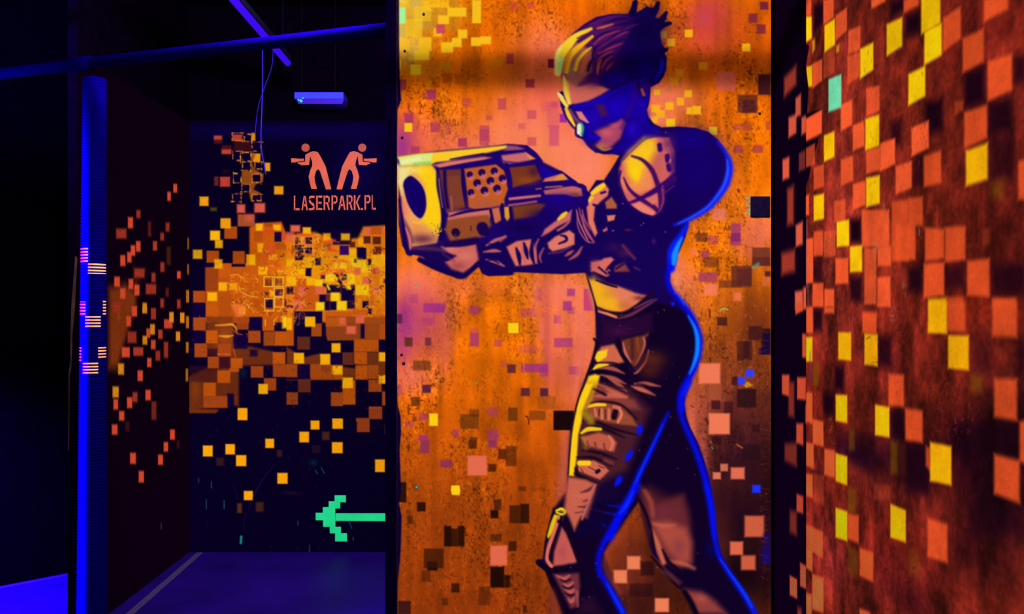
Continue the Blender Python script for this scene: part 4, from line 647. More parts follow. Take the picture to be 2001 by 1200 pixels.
b.tiles((166, 74, 20), [(520, 880, 660, 1042), (0, 550, 122, 700), (965, 1048, 1118, 1190), (960, 735, 1115, 875), (290, 75, 412, 225), (1120, 870, 1170, 1035), (0, 880, 132, 1025, .9), (815, 1185, 960, 1220)], 1.6)
b.tiles((112, 50, 26), [(125, 228, 275, 380, .85), (655, 412, 785, 560, .9), (135, 728, 282, 880, .9), (945, 410, 1080, 560, .7)], 1.8)
b.tiles((255, 184, 8), [(218, 0, 335, 112), (528, 305, 632, 412), (85, 418, 205, 542), (395, 432, 510, 556), (538, 570, 655, 672), (655, 708, 778, 832), (1082, 412, 1175, 518), (1082, 680, 1172, 780), (540, 1190, 650, 1230), (0, 0, 65, 150)], 1.8)
b.tiles(PB, [(620, 0, 690, 90, .85), (812, -10, 910, 72), (702, 105, 812, 195)], 3)
b.z(0, 0, 1)
scrib(560, 740, 610, 800, 30, [(90, 36, 18), (50, 16, 30)], 1, 2, 3); scrib(560, 700, 757, 780, 70, [(110, 44, 18), (70, 24, 22)], 1, 2, 2.5); scrib(490, 640, 560, 740, 30, [(110, 44, 18)], 1, 2, 2.5); scrib(375, 620, 440, 800, 40, [(120, 50, 18), (170, 80, 30)], 1, 2, 2.5); scrib(700, 680, 757, 840, 40, [(100, 40, 18)], 1, 2, 2.5)
# bottom of the wall (crop x4)
b.z(360, 800, 4)
b.tiles((255, 172, 10), [(418, 0, 492, 84), (146, 283, 222, 368), (322, 272, 396, 352), (405, 358, 485, 444), (634, 230, 702, 302), (728, 497, 808, 582), (466, 638, 536, 710), (900, 175, 975, 258), (988, 88, 1057, 157), (1158, 74, 1240, 152), (1155, 257, 1238, 343), (1492, 392, 1568, 490)], 1.5)
b.tiles((150, 62, 22), [(1350, 70, 1450, 178), (1448, -5, 1545, 76)], 1.6); b.tiles((120, 66, 20), [(1078, 175, 1135, 240, .55), (415, 735, 450, 810, .7), (560, 725, 620, 800, .5), (250, 378, 310, 440, .35), (724, 318, 765, 370, .4), (1000, 280, 1065, 340, .2), (1570, 125, 1580, 190)], 2.6)
b.poly([(35,0),(270,0),(250,30),(40,30)], (120, 50, 20), 2); b.blob(840, 655, 80, 14, (44, 14, 44), .6)
b.strokes([3, 7, 3], (44, 30, 96), [[(710,430),(620,540),(550,660),(500,790)], [(385,590),(420,700)], [(480,800),(460,930)]], 1, .6)
b.strokes(6, (40, 110, 120), [[(112,540),(112,570)], [(212,565),(212,612)], [(172,705),(172,778)], [(312,715),(312,775)], [(980,1060),(978,1130)], [(888,875),(888,905)], [(1320,1000),(1320,1025)], [(1025,475),(1040,505)], [(1070,455),(1095,500)], [(1290,880),(1310,930)]], .9, .7)
b.stroke([(890,1130),(980,1135)], 6, (40, 100, 120), 1, .6); b.stroke([(446,995),(442,1045)], 16, (16, 150, 120), 1.6); b.blob(1010, 415, 30, 24, (0, 50, 60), .7)
for _ in range(60): x, y = rb.uniform(60, 1560), rb.uniform(60, 1100); b.stroke([(x, y), (x+1, y+2)], 3.5, (70, 90, 150), .8, rb.uniform(.3, .8), smooth=False)
# upper tiles and the stencilled column (crop x4)
b.z(360, 230, 4)
b.tiles((196, 66, 50), [(232, 140, 295, 175), (292, 245, 368, 285), (375, 132, 450, 180), (280, 462, 358, 540), (234, 460, 268, 532, .5)], 2); b.tiles((90, 24, 20), [(235, 172, 295, 202, .9), (296, 218, 368, 246, .9), (385, 182, 530, 262, .6), (300, 405, 360, 440, .25)], 3)  # dark tile halves: the shadow band across this wall, put into the colour
b.tiles((222, 92, 72), [(412, 678, 476, 745), (548, 668, 632, 742)], 3); b.tiles((166, 82, 40), [(418, 755, 550, 850)], 2); b.blob(510, 785, 36, 30, (222, 92, 70), .9)
b.tiles((240, 160, 16), [(120, 617, 190, 690), (285, 786, 362, 862), (703, 535, 775, 600), (630, 352, 672, 418), (535, 280, 595, 345), (525, 120, 555, 180)], 2); b.tiles((90, 80, 10), [(205, 702, 255, 730, .8)], 2.5)
b.poly([(520,265),(560,290),(530,350),(545,400),(620,440),(615,500),(560,520),(540,560),(600,590),(520,650),(500,560),(450,520),(450,420),(525,410)], (176, 92, 18), 2, .85)
for (x0, y0, x1, y1) in [(375, 120, 455, 180), (530, 190, 600, 262), (380, 262, 440, 335), (455, 270, 522, 340), (455, 345, 520, 412), (552, 345, 605, 400), (385, 435, 445, 510), (530, 440, 600, 505), (450, 520, 515, 578), (378, 595, 445, 655), (530, 600, 600, 650), (470, 130, 525, 185)]:
    if y0 > 125: b.rect(x0+5, y0+5, x1-5, y1-5, (12, 2, 48), 1.4)
    for e_ in ([(x0, y0), (x1, y0)], [(x1, y0), (x1, y1)], [(x1, y1), (x0, y1)], [(x0, y1), (x0, y0)]):
        for _ in range(5):
            t = rb.random(); x = e_[0][0]+(e_[1][0]-e_[0][0])*t; y = e_[0][1]+(e_[1][1]-e_[0][1])*t; k = rb.uniform(.1, .3)
            b.stroke([(x, y), (x+(e_[1][0]-e_[0][0])*k, y+(e_[1][1]-e_[0][1])*k+rb.uniform(-4, 4))], rb.uniform(3, 9), rb.choice([(236, 170, 40), (206, 120, 30), (214, 110, 50)]), 1, rb.uniform(.5, 1), smooth=False)
for (x0, y0, x1, y1) in [(895, 935, 935, 985), (945, 930, 1005, 990), (860, 930, 920, 990), (935, 1010, 1005, 1065)]:
    b.strokes(5, (250, 150, 60), [[(x0, y0), (x1, y0)], [(x1, y0), (x1, y1)], [(x0, y1), (x1, y1)], [(x0, y0), (x0, y1)]], 1, .8)
b.strokes(7, (232, 60, 40), [[(620,820),(615,880),(640,960),(690,980),(700,1050)], [(640,895),(700,895)], [(1120,960),(1140,1040),(1180,1030)], [(1160,960),(1210,975)]], 1.4, .8)

# ================================================================ left wall paint
def lw(P): Y = XL*FPX/(P[:, 0]-CX); return np.stack([Y*1000, -(CAMZ-(P[:, 1]-CY)/FPX*Y)*1000], 1)
XL = -1.8854
LEFT = Canvas(3760, -2600, 5096, 0, 5.0, (13, 1, 15), lw); l = LEFT
l.z(130, 330, 4)
l.poly([(330, 900), (520, 860), (540, 1080), (480, 1200), (300, 1400), (330, 1500), (420, 1500), (440, 1250)], (1, 1, 1), 1, 0)
def lt(lst, col, blur=8, a=1.0):
    for q in lst: l.rect(q[0], q[1], q[2], q[3], col, blur, q[4] if len(q) > 4 else a)
l.poly([(330,930),(460,900),(540,960),(545,1060),(500,1200),(440,1400),(400,1560),(330,1560)], (132, 54, 14), 40, .9)
l.poly([(520,770),(620,790),(560,900),(560,990),(520,940)], (90, 30, 14), 30, .6)
RD = (206, 72, 40); RX = (150, 48, 30); YL = (206, 134, 20)
lt([(835,118,865,185),(788,180,815,250),(480,378,520,465),(675,565,708,638,.8),(543,565,578,648),(502,597,537,680),(474,650,508,732),(420,675,460,760),(864,800,892,858),(373,843,417,922),(485,860,522,940),(530,905,570,990),(420,935,460,1015),(513,1075,550,1148),(470,1160,500,1210)], RD)
lt([(545,322,578,385),(388,468,468,545),(636,410,662,530,.5),(775,420,805,490),(733,500,762,560),(733,730,765,805),(530,780,610,850),(664,812,696,885),(620,900,700,980),(733,1015,762,1085),(864,1022,892,1092),(664,1092,697,1172),(775,930,800,1000,.5),(360,1040,420,1120)], RX, 10)
lt([(594,1048,628,1128),(805,1122,836,1200),(890,1128,918,1200),(944,540,968,630,.6),(942,745,965,825,.6),(935,948,962,1045,.8)], YL); lt([(782,610,815,750,.45)], (120, 60, 10), 14)
l.z(130, 600, 3.333)
l.blob(340, 60, 60, 90, (150, 62, 16), .8); l.blob(330, 260, 40, 90, (132, 50, 20), .7)
lt([(425,0,458,60),(635,80,690,140,.9),(390,60,420,125),(520,140,545,200),(597,148,625,208,.8),(550,215,580,275),(360,262,412,328),(435,262,500,318,.8),(525,332,553,392),(463,413,497,482),(514,540,548,608),(394,588,428,658),(305,600,336,668),(342,678,376,740),(295,765,332,832),(674,798,705,864),(633,880,662,942),(596,962,628,1028),(414,950,452,1022),(470,1068,504,1143)], RD)
lt([(550,10,582,78),(398,160,455,235),(634,228,662,332),(580,285,610,350),(430,555,462,620),(553,615,585,735,.7),(384,745,410,810,.3),(715,870,738,920,.25)], RX, 10)
lt([(495,0,524,38),(670,35,697,98),(740,38,768,102),(545,112,575,180),(495,188,526,245),(712,160,740,222),(336,368,374,440),(300,518,340,590),(778,60,798,138,.8),(778,228,795,298,.8),(776,402,792,484,.8)], YL)
l.z(0, 0, 1); l.stroke([(315, 1024), (315, 1033)], 7, (10, 120, 90), 8)

# ================================================================ right wall paint
XR = 0.7986
def rw(P): Y = XR*FPX/(P[:, 0]-CX); return np.stack([Y*1000, -(CAMZ-(P[:, 1]-CY)/FPX*Y)*1000], 1)
YEDGE = XR*FPX/(1575-CX)                           # where the proud board begins
RIGHT = Canvas(1000, -2740, 2508, -300, 2.5, (108, 32, 20), rw); r = RIGHT
rr = np.random.default_rng(5)
vz = -r.V/1000; uy = r.U/1000
for (cx_, cy_, rx_, ry_, col_, a_) in [(1640, 480, 70, 240, (150, 52, 40), .6), (1700, 470, 90, 50, (196, 72, 40), .5), (1620, 150, 60, 120, (150, 50, 40), .5), (1700, 230, 60, 60, (130, 42, 28), .6), (1900, 60, 80, 80, (96, 24, 20), .5), (1850, 440, 120, 50, (116, 34, 18), .5), (1960, 480, 60, 130, (70, 18, 14), .8), (1960, 300, 50, 80, (80, 20, 20), .6), (1620, 1080, 50, 90, (140, 44, 40), .6), (1750, 1100, 90, 70, (96, 24, 20), .7), (1850, 830, 60, 60, (140, 40, 22), .5), (1890, 880, 60, 70, (40, 8, 20), .95), (1940, 950, 70, 110, (34, 6, 18), .97), (1990, 840, 60, 90, (34, 8, 18), .9), (1900, 1080, 60, 50, (50, 12, 16), .8), (1680, 890, 40, 26, (20, 4, 34), .9), (1760, 900, 60, 50, (40, 8, 24), .9), (1700, 950, 50, 40, (110, 34, 28), .5), (1780, 1180, 60, 50, (60, 14, 20), .7), (1830, 660, 60, 60, (120, 36, 22), .6), (1740, 700, 40, 40, (110, 30, 26), .6), (1900, 600, 30, 60, (120, 30, 14), .5)]:
    Pc = rw(np.array([[cx_, cy_], [cx_+rx_, cy_], [cx_, cy_+ry_]], float)); r.tf = None; r.o = (0, 0, 1)
    r.blob(Pc[0, 0], Pc[0, 1], abs(Pc[1, 0]-Pc[0, 0])+20, abs(Pc[2, 1]-Pc[0, 1]), col_, a_); r.tf = rw
n1 = vnoise(r.nv, r.nu, 60, 30, rr); n2 = vnoise(r.nv, r.nu, 14, 10, rr); n3 = vnoise(r.nv, r.nu, 90, 4, rr); n4 = vnoise(r.nv, r.nu, 3, 3, rr)
r.A *= (1+.7*(n1-.5)+.45*(n2-.5)+.08*(n3-.5)+.25*(n4-.5))[..., None]
W1 = (1450, 0, 2); W2 = (1450, 600, 2)
def quads(o, lst, col, blur=3, a=1.0):
    blur = blur*1.7
    r.z(*o)
    for q in lst:
        xl, xr, a1, a2, a3, a4 = q[:6]; k = rr.uniform(.93, 1.04)
        r.poly([(xl, a1), (xr, a2), (xr, a4), (xl, a3)], tuple(min(255, c*k) for c in col), blur, q[6] if len(q) > 6 else a)
DR = (30, 5, 20); SR = (246, 96, 46); SRD = (226, 84, 36); YR = (255, 208, 10); YRD = (255, 186, 10)
quads(W1, [(280,318,20,10,130,90),(580,632,10,-20,75,40),(640,696,60,40,140,130),(716,785,400,380,528,510),(868,950,285,250,425,400),(960,1055,400,375,530,510,.9),(580,625,480,460,575,570,.8),(1060,1110,220,210,330,320,.8),(422,466,855,850,955,950),(422,468,1080,1078,1180,1180,.9),(650,705,1045,1040,1140,1140,.9),(975,1110,1030,1030,1160,1160,.8),(790,873,1035,1030,1130,1130,.7),(665,710,620,600,730,720,.6),(975,1060,530,520,700,700,.6),(275,315,1010,1005,1100,1100,.6)], DR, 9)
quads(W2, [(530,585,110,112,235,235,.85),(360,398,230,230,330,335),(318,358,335,338,420,428),(278,315,5,5,98,98,.9),(580,638,400,400,520,525,.9),(640,735,530,535,720,735,.9),(366,520,460,500,560,660,.5),(820,1110,450,450,575,560,.7),(880,1110,760,790,900,900,.6),(1075,1110,130,130,260,260,.8),(280,320,640,650,720,730,.4),(900,980,120,120,260,270,.4)], DR, 11)
quads(W1, [(318,358,0,-10,98,68),(366,410,60,30,160,118),(415,462,120,100,215,195,.85),(412,462,220,200,330,300,.8),(318,362,205,185,310,285,.5),(275,313,250,230,345,315),(485,537,345,335,455,432,.8),(386,430,410,390,512,488),(433,478,490,472,590,570),(280,320,655,640,745,728,.8),(386,434,625,608,728,705),(485,540,590,572,680,665),(540,598,560,540,670,640),(433,482,720,705,822,800),(662,730,500,470,612,578),(600,663,650,630,760,735),(360,404,785,780,865,860,.8),(280,316,905,900,1000,1000,.8),(320,365,905,900,1005,1000,.6),(365,415,1010,1008,1110,1108),(275,318,1108,1105,1200,1200),(322,360,1130,1130,1200,1200),(245,278,935,930,1110,1105),(468,575,820,820,965,965,.9),(530,582,960,960,1040,1040),(478,525,970,970,1190,1190,.85),(528,580,1085,1080,1200,1200,.85),(505,560,0,-20,35,5),(250,270,-10,-10,60,60)], SR, 3)
quads(W1, [(710,778,610,588,732,715),(785,855,70,25,205,150),(862,945,150,112,285,240),(960,1055,240,212,395,350),(945,1040,0,-40,85,35),(632,690,0,-30,50,20),(868,958,440,410,580,540),(1080,1110,630,620,780,780),(715,790,890,895,1020,1010),(793,873,888,882,1025,1015),(710,790,1030,1025,1165,1155),(880,967,1020,1010,1155,1160),(980,1070,1165,1165,1200,1200),(800,865,1160,1160,1200,1200,.8),(650,706,775,768,885,880),(585,650,790,780,1020,1020,.9),(600,678,880,880,1020,1015,.9),(940,970,900,890,960,955,.3),(830,865,400,390,450,430,.5)], SRD, 3.5)
quads(W2, [(470,526,20,20,102,108),(800,873,-20,-20,95,98,.85),(978,1075,-20,-20,115,120,.9),(572,633,262,265,385,390),(638,706,395,405,520,530),(985,1075,278,280,430,445),(985,1085,575,600,730,768),(1085,1110,450,440,600,620),(725,803,825,850,975,1002),(460,512,942,962,1050,1075),(413,456,808,815,905,925),(718,735,545,550,620,640,.8)], SRD, 4)
quads(W2, [(250,277,0,0,100,100),(322,360,0,0,25,25),(322,362,555,562,655,668),(277,318,440,448,535,545),(250,275,335,335,450,455),(250,280,530,535,620,632),(244,276,650,655,735,745),(250,315,850,880,940,980,.9),(275,318,1045,1060,1180,1195),(250,275,940,950,1020,1035),(250,272,1120,1125,1200,1210),(460,500,1178,1195,1250,1260),(280,320,650,660,760,775,.35),(515,580,690,700,750,755,.25)], SR, 4)
quads(W1, [(322,363,100,72,205,175),(462,513,192,165,308,272),(565,626,95,68,220,180),(650,716,290,258,413,375),(712,780,125,90,255,215),(700,775,-10,-10,135,90),(250,272,65,65,165,150),(252,274,262,255,342,338),(320,361,530,513,633,613),(482,536,465,448,588,570),(485,538,695,685,810,795),(280,320,765,757,865,855),(370,418,868,858,965,960),(422,469,965,958,1065,1060),(275,285,160,150,210,190,.7),(368,380,180,172,208,200,.6)], YR, 3)
quads(W1, [(875,960,590,558,728,700),(728,798,1168,1165,1300,1300)], YRD, 3.5); quads(W1, [(338,388,310,290,438,420)], (120, 240, 180), 3); quads(W1, [(972,1020,715,705,760,780,.4)], (150, 110, 10), 9)
quads(W2, [(728,800,-20,-20,98,102),(805,886,110,112,240,247),(376,426,98,100,205,210),(478,530,102,108,225,232),(250,275,118,118,213,213),(366,411,343,345,445,453),(520,576,382,392,500,510),(735,818,528,545,680,697),(580,640,770,795,900,920),(366,411,572,585,680,697),(366,411,785,800,900,915)], YRD, 3)
quads(W2, [(278,300,220,220,310,310),(418,440,475,475,560,560,.6),(895,938,268,270,330,335),(580,610,520,530,650,655),(413,445,705,715,800,810,.6),(413,455,925,960,1040,1060,.5),(652,695,945,965,1040,1060,.4)], (120, 76, 10), 6, .7); quads(W2, [(610,640,520,530,650,655,.7)], (70, 24, 20), 6)
# teal drips and scuffs
r.z(*W1)
rs = random.Random(4)
for (x0, x1, y0, y1, n_, cs) in [(325, 360, 830, 1090, 40, [(120, 110, 80), (96, 120, 110), (150, 60, 40)]), (510, 525, 930, 1020, 14, [(120, 150, 110)]), (685, 695, 860, 920, 8, [(170, 160, 120)]), (625, 640, 1090, 1150, 8, [(110, 130, 90)]), (545, 560, 780, 810, 6, [(170, 130, 90)]), (620, 900, 400, 900, 60, [(140, 44, 30), (80, 20, 16)]), (280, 720, 0, 760, 110, [(150, 60, 44), (84, 24, 24)])]:
    for _ in range(n_): x, y = rs.uniform(x0, x1), rs.uniform(y0, y1); r.stroke([(x, y), (x+rs.uniform(-2, 2), y+rs.uniform(4, 22))], rs.uniform(1.5, 4)*1.2, rs.choice(cs), 2, rs.uniform(.25, .7), smooth=False)
r.z(*W2)
for (x0, x1, y0, y1, n_, cs) in [(580, 600, 0, 60, 8, [(150, 110, 90)]), (425, 440, 340, 430, 12, [(60, 110, 90), (170, 60, 40)]), (740, 900, 250, 520, 110, [(166, 56, 28), (130, 40, 24), (60, 14, 16)]), (340, 360, 430, 540, 24, [(180, 70, 40), (60, 18, 20)]), (540, 700, 1000, 1200, 60, [(110, 30, 22), (50, 12, 18)]), (500, 760, 60, 360, 60, [(130, 40, 28), (60, 16, 18)])]:
    for _ in range(n_):
        x, y = rs.uniform(x0, x1), rs.uniform(y0, y1); an = rs.uniform(0, 6.28); L_ = rs.uniform(4, 18)
        r.stroke([(x, y), (x+L_*math.cos(an), y+L_*math.sin(an))], rs.uniform(1.5, 5)*1.2, rs.choice(cs), 2, rs.uniform(.25, .7), smooth=False)
r.A *= (1+.12*(n1-.5)+.10*(n2-.5)+.06*(n4-.5))[..., None]
# dark strip beyond the board, with its own tiles
r.z(0, 0, 1)
r.poly([(1490, -330), (1573.5, -330), (1573.5, 84), (1581, 90), (1575, 130), (1580, 172), (1577, 222), (1606, 212), (1604, 230), (1571, 250), (1568, 280), (1600, 268), (1592, 300), (1585, 325), (1580, 350), (1567, 385), (1575, 415), (1572, 540), (1575, 560), (1575, 1500), (1490, 1500)], (13, 1, 22), 2.5)
quads(W1, [(240,312,470,428,555,520),(248,285,580,560,655,645,.7),(232,262,770,760,845,840)], SR, 3)
quads(W1, [(165,195,460,445,540,520,.9),(192,213,385,365,460,450,.85),(215,240,460,445,528,515),(142,168,625,612,705,695,.9),(205,230,600,585,670,660,.45),(193,220,880,865,965,955),(190,220,1140,1135,1210,1210),(222,242,1125,1115,1210,1210)], (226, 100, 66), 5)
quads(W1, [(148,195,305,255,380,330,.8),(160,185,740,725,880,875,.8),(138,190,990,975,1075,1060,.85)], (184, 70, 44), 9)
quads(W2, [(192,220,-20,-20,30,15),(218,245,105,105,195,205),(140,168,265,265,340,350),(198,233,275,275,360,365),(230,252,380,380,450,460),(195,222,455,455,530,542,.9),(196,222,730,740,800,808,.8),(210,238,1000,1015,1090,1105),(170,198,1050,1065,1125,1140)], (222, 86, 50), 4)
quads(W2, [(165,187,290,295,425,432,.8),(150,197,535,530,600,625,.7),(170,197,795,800,880,895,.7),(200,215,1175,1180,1220,1220,.8)], (160, 60, 36), 8)
r.z(0, 0, 1)
r.stroke([(1577, 430), (1577, 560)], 6, (120, 110, 130), 4, .7); r.stroke([(1578, 655), (1578, 705)], 0.1, (90, 80, 140), 2, 0); r.stroke([(1583, 690), (1583, 740)], 8, (74, 60, 110), 8, .6); r.stroke([(1579, 556), (1579, 600)], 8, (90, 90, 140), 6, .5)
# ================================================================ light arriving from the lamps, used to turn the photograph's colours into pigment
def lit(pos, nrm, lamps):
    out = np.zeros(len(pos))
    for (lp, pw, size, tgt) in lamps:
        lp = np.array(lp); d = (np.array(tgt)-lp); d /= np.linalg.norm(d); acc = 0
        v = pos-lp; q = (v*v).sum(1); vn = v/np.sqrt(q)[:, None]
        acc = np.clip(vn@d, 0, 1)*np.clip(-(vn@np.asarray(nrm, float)), 0, 1)/q
        out = out+pw/(math.pi**2)*acc
    return out
LAMPS = [(tuple(o.location), o.data.energy, o.data.size, t) for o, t in ((MAIN, (0.25, 2.5, 1.35)), (LOWM, (0.25, 2.5, 1.25)), (CORR, (-1.0, 5.1, 0.45)))]
LM = LAMPS[:2]
YP = 2.51
def fl(px, py): Y = FPX*CAMZ/(py-CY); return ((px-CX)/FPX*Y, Y)
def posP(u, v): return np.stack([(u-CX)/FPX*YP, np.full_like(u, YP), CAMZ-(v-CY)/FPX*YP], 1)
def posB(u, v): return np.stack([(u-CX)/FPX*5.1, np.full_like(u, 5.1), CAMZ-(v-CY)/FPX*5.1], 1)
def posL(u, v): return np.stack([np.full_like(u, XL), u/1000, -v/1000], 1)
def posR(u, v): return np.stack([np.where(u/1000 > YEDGE+0.0012, XR+0.012, XR), u/1000, -v/1000], 1)
def gain(cv, posf, nrm, lamps):
    UU, VV = np.meshgrid(cv.U, cv.V); return lit(posf(UU.ravel(), VV.ravel()), np.array(nrm, float), lamps).reshape(cv.nv, cv.nu)
pmat = paint_mat('mural_paint', 0.09, 200); wmat = paint_mat('back_wall_paint', 0.12, 70); rmat = paint_mat('right_wall_paint', 0.09, 130)
M_dark = mat('black_paint', (0.0012, 0.0003, 0.003), 0.9, noise=(20, 0.6), bump=(60, 0.3), spec=0.0)
M_ceil = mat('ceiling_black', (0.001, 0.0006, 0.001), 0.95, noise=(6, 0.6), spec=0.0)
M_floor = mat('floor_vinyl', (0.010, 0.0015, 0.11), 0.5, noise=(3, 0.6), bump=(50, 0.15), spec=0.03)

# mural panel: painted plywood with a dark upright at its left edge
gP = gain(PAN, posP, (0, -1, 0), LM)
print('gain panel', gP.min(), gP.max(), 'centre', gP[520, 250])
panel = empty('mural_panel', (0.25, YP, 0), label='tall orange wall panel painted with an armed figure in a visor', category='mural')
def rel(o, root):
    o.parent = root; o.location = Vector(o.location)-Vector(root.location) if root.parent is None and root.type == 'EMPTY' else o.location; return o
bpy.context.view_layer.update()
objs = grid_object('painted_background', PAN, posP, shade_free(PAN, gP), pmat, None, [FIGM, GUN], ['painted_figure', 'painted_blaster'])
for o in objs: rel(o, panel)
objs[1]['label'] = 'painted figure with swept hair, visor and blue rim light'; objs[2]['label'] = 'painted yellow and brown blaster with a round muzzle'
xl = (776-CX)/FPX*YP; xr = XR-0.002
bm = bmesh.new(); box_bm(bm, (xl-0.001, YP+0.001, 0.0), (xr, YP+0.032, 3.0))
M_ply = mat('panel_orange', (0.2, 0.055, 0.005), 0.7, noise=(40, 0.4), bump=(80, 0.3))
rel(link('board', bm_mesh('board', bm), M_ply), panel)
bm = bmesh.new(); box_bm(bm, ((753-CX)/FPX*YP, YP-0.004, 0), (xl-0.0005, YP+0.05, 3.0), 0.002)
M_post = mat('post_navy', (0.0015, 0.0, 0.010), 0.9, noise=(30, 0.5), bump=(60, 0.3), spec=0.0)
rel(link('edge_post', bm_mesh('edge_post', bm), M_post), panel)
M_screw = mat('screw_black', (0.004, 0.002, 0.01), 0.5, 0.3)
for (x, y, rr_) in [(828, 28, 3.2), (791, 100, 3.0), (786, 269, 3.2), (1484, 222, 3.2), (785, 693, 3.0), (789, 710, 3.6), (1164, 663, 3.2)]:
    X, Y, Z = pt(x, y, YP); R_ = rr_/FPX*YP
    bm = bmesh.new(); tube_bm(bm, [(X, Y-0.003, Z), (X, Y+0.004, Z)], [R_*0.8, R_], 14); rel(link('screw', bm_mesh('screw', bm, True), M_screw), panel)
# latch plate at the panel's right edge
X0, _, Z0 = pt(1466, 424, YP); X1, _, Z1 = pt(1504, 384, YP)
bm = bmesh.new(); box_bm(bm, (X0, YP-0.006, Z0), (X1, YP-0.0005, Z1), 0.0022)
M_plate = mat('plate_black', (0.005, 0.001, 0.02), 0.7, noise=(80, 0.4), bump=(120, 0.4), spec=0.03)
pl = link('latch_plate', bm_mesh('latch_plate', bm), M_plate, label='small black rounded plate at the right edge of the orange mural', category='plate')
XO = XR+0.012

# right wall
gR = gain(RIGHT, posR, (-1, 0, 0), LM)
print('gain right', gR[:, :].min(), gR.max())
o = grid_object('wall_right', RIGHT, posR, shade_free(RIGHT, gR), rmat, kind='structure')[0]
bm = bmesh.new(); box_bm(bm, (XR+0.013, -0.6, 0), (XR+0.09, YP+0.6, 3.3))
link('wall_right_core', bm_mesh('wall_right_core', bm), M_dark, kind='structure').name = 'wall_right.001'

# left wall and its front end
gL = gain(LEFT, posL, (1, 0, 0), LAMPS)
M_left = paint_mat('left_wall_paint', 0.25, 70)
grid_object('wall_left', LEFT, posL, shade_free(LEFT, gL), M_left, kind='structure')
bm = bmesh.new(); box_bm(bm, (XL-0.045, 3.758, 0), (XL-0.001, 5.1, 3.3)); link('wall_left', bm_mesh('wall_left', bm), M_dark, kind='structure')
M_rust = mat('orange_overspray', (0.05, 0.010, 0.001), 0.8, noise=(14, 0.05))
bm = bmesh.new()
prism_bm(bm, [pt(x, y, 3.756)[::2] for x, y in [(151, 505), (149, 540), (146, 600), (141, 660), (140, 715), (136, 735), (134.5, 880), (133, 880), (134.5, 728), (137.5, 700), (137.5, 650), (140, 590), (144, 540), (147, 500)]], 3.7555, 3.7575)
link('wall_left', bm_mesh('wall_left', bm), M_rust, kind='structure')

# back wall
gB = gain(BACK, posB, (0, -1, 0), LAMPS)
print('gain back', gB.min(), gB.max(), 'left', gL.min(), gL.max())
grid_object('wall_back', BACK, posB, shade_free(BACK, gB), wmat, kind='structure')
bm = bmesh.new(); box_bm(bm, (XL-0.045, 5.102, 0), (1.6, 5.2, 3.3))
link('wall_back', bm_mesh('wall_back', bm), M_dark, kind='structure')
# floor, ceiling, the dark hall to the left
bm = bmesh.new(); box_bm(bm, (-4.6, -0.6, -0.05), (1.6, 6.0, 0.0)); link('floor', bm_mesh('floor', bm), M_floor, kind='structure')
bm = bmesh.new(); box_bm(bm, (-4.6, -0.6, 3.3), (1.6, 6.0, 3.35)); link('ceiling', bm_mesh('ceiling', bm), M_ceil, kind='structure')
a_, c_ = fl(0, 1145.5), fl(150, 1116.5); sl = (c_[1]-a_[1])/(c_[0]-a_[0]); ln = lambda x: a_[1]+sl*(x-a_[0])
bm = bmesh.new(); f0 = [(-4.6, ln(-4.6)), (XL-0.05, ln(XL-0.05)), (XL-0.05, ln(XL-0.05)+.1), (-4.6, ln(-4.6)+.1)]
lo = [bm.verts.new((x, y, 0)) for x, y in f0]; hi = [bm.verts.new((x, y, 3.3)) for x, y in f0]; bm.faces.new(lo); bm.faces.new(hi[::-1])
for i in range(4): bm.faces.new((lo[i], hi[i], hi[(i+1) % 4], lo[(i+1) % 4]))
link('wall_front_left', bm_mesh('wall_front_left', bm), M_dark, kind='structure')
bm = bmesh.new(); box_bm(bm, (-4.68, -0.6, 0), (-4.6, 6.0, 3.3)); link('wall_far_left', bm_mesh('wall_far_left', bm), M_dark, kind='structure')

# ---------------------------------------------------------------- floor tapes
M_tape = mat('tape_grey', (0.045, 0.028, 0.10), 0.7, noise=(40, 0.75), spec=0.05)
def tape(pa, pb, w, label):
    (x0, y0), (x1, y1) = fl(*pa), fl(*pb); d = Vector((x1-x0, y1-y0, 0)).normalized(); n = Vector((-d.y, d.x, 0))*w/2; bm = bmesh.new(); N = 14; rows = []
    for i in range(N+1):
        c = Vector((x0+(x1-x0)*i/N, y0+(y1-y0)*i/N, 0.0))+n*random.uniform(-.08, .08)
        rows.append([bm.verts.new(c+n+Vector((0, 0, h))) for h in (0.0, .0012)]+[bm.verts.new(c-n+Vector((0, 0, h))) for h in (.0012, 0.0)])
    for a, c in zip(rows[:-1], rows[1:]):
        for k in range(4): bm.faces.new((a[k], a[(k+1) % 4], c[(k+1) % 4], c[k]))
    bm.faces.new(rows[0]); bm.faces.new(rows[-1][::-1])
    link('floor_tape', bm_mesh('floor_tape', bm), M_tape, label=label, category='floor tape')
tape((226, 1224), (391, 1080), 0.038, 'grey tape line on the floor running along the left wall to the back wall')
tape((-60, 1160), (150, 1120), 0.03, 'grey tape line on the blue lit floor left of the blue post')

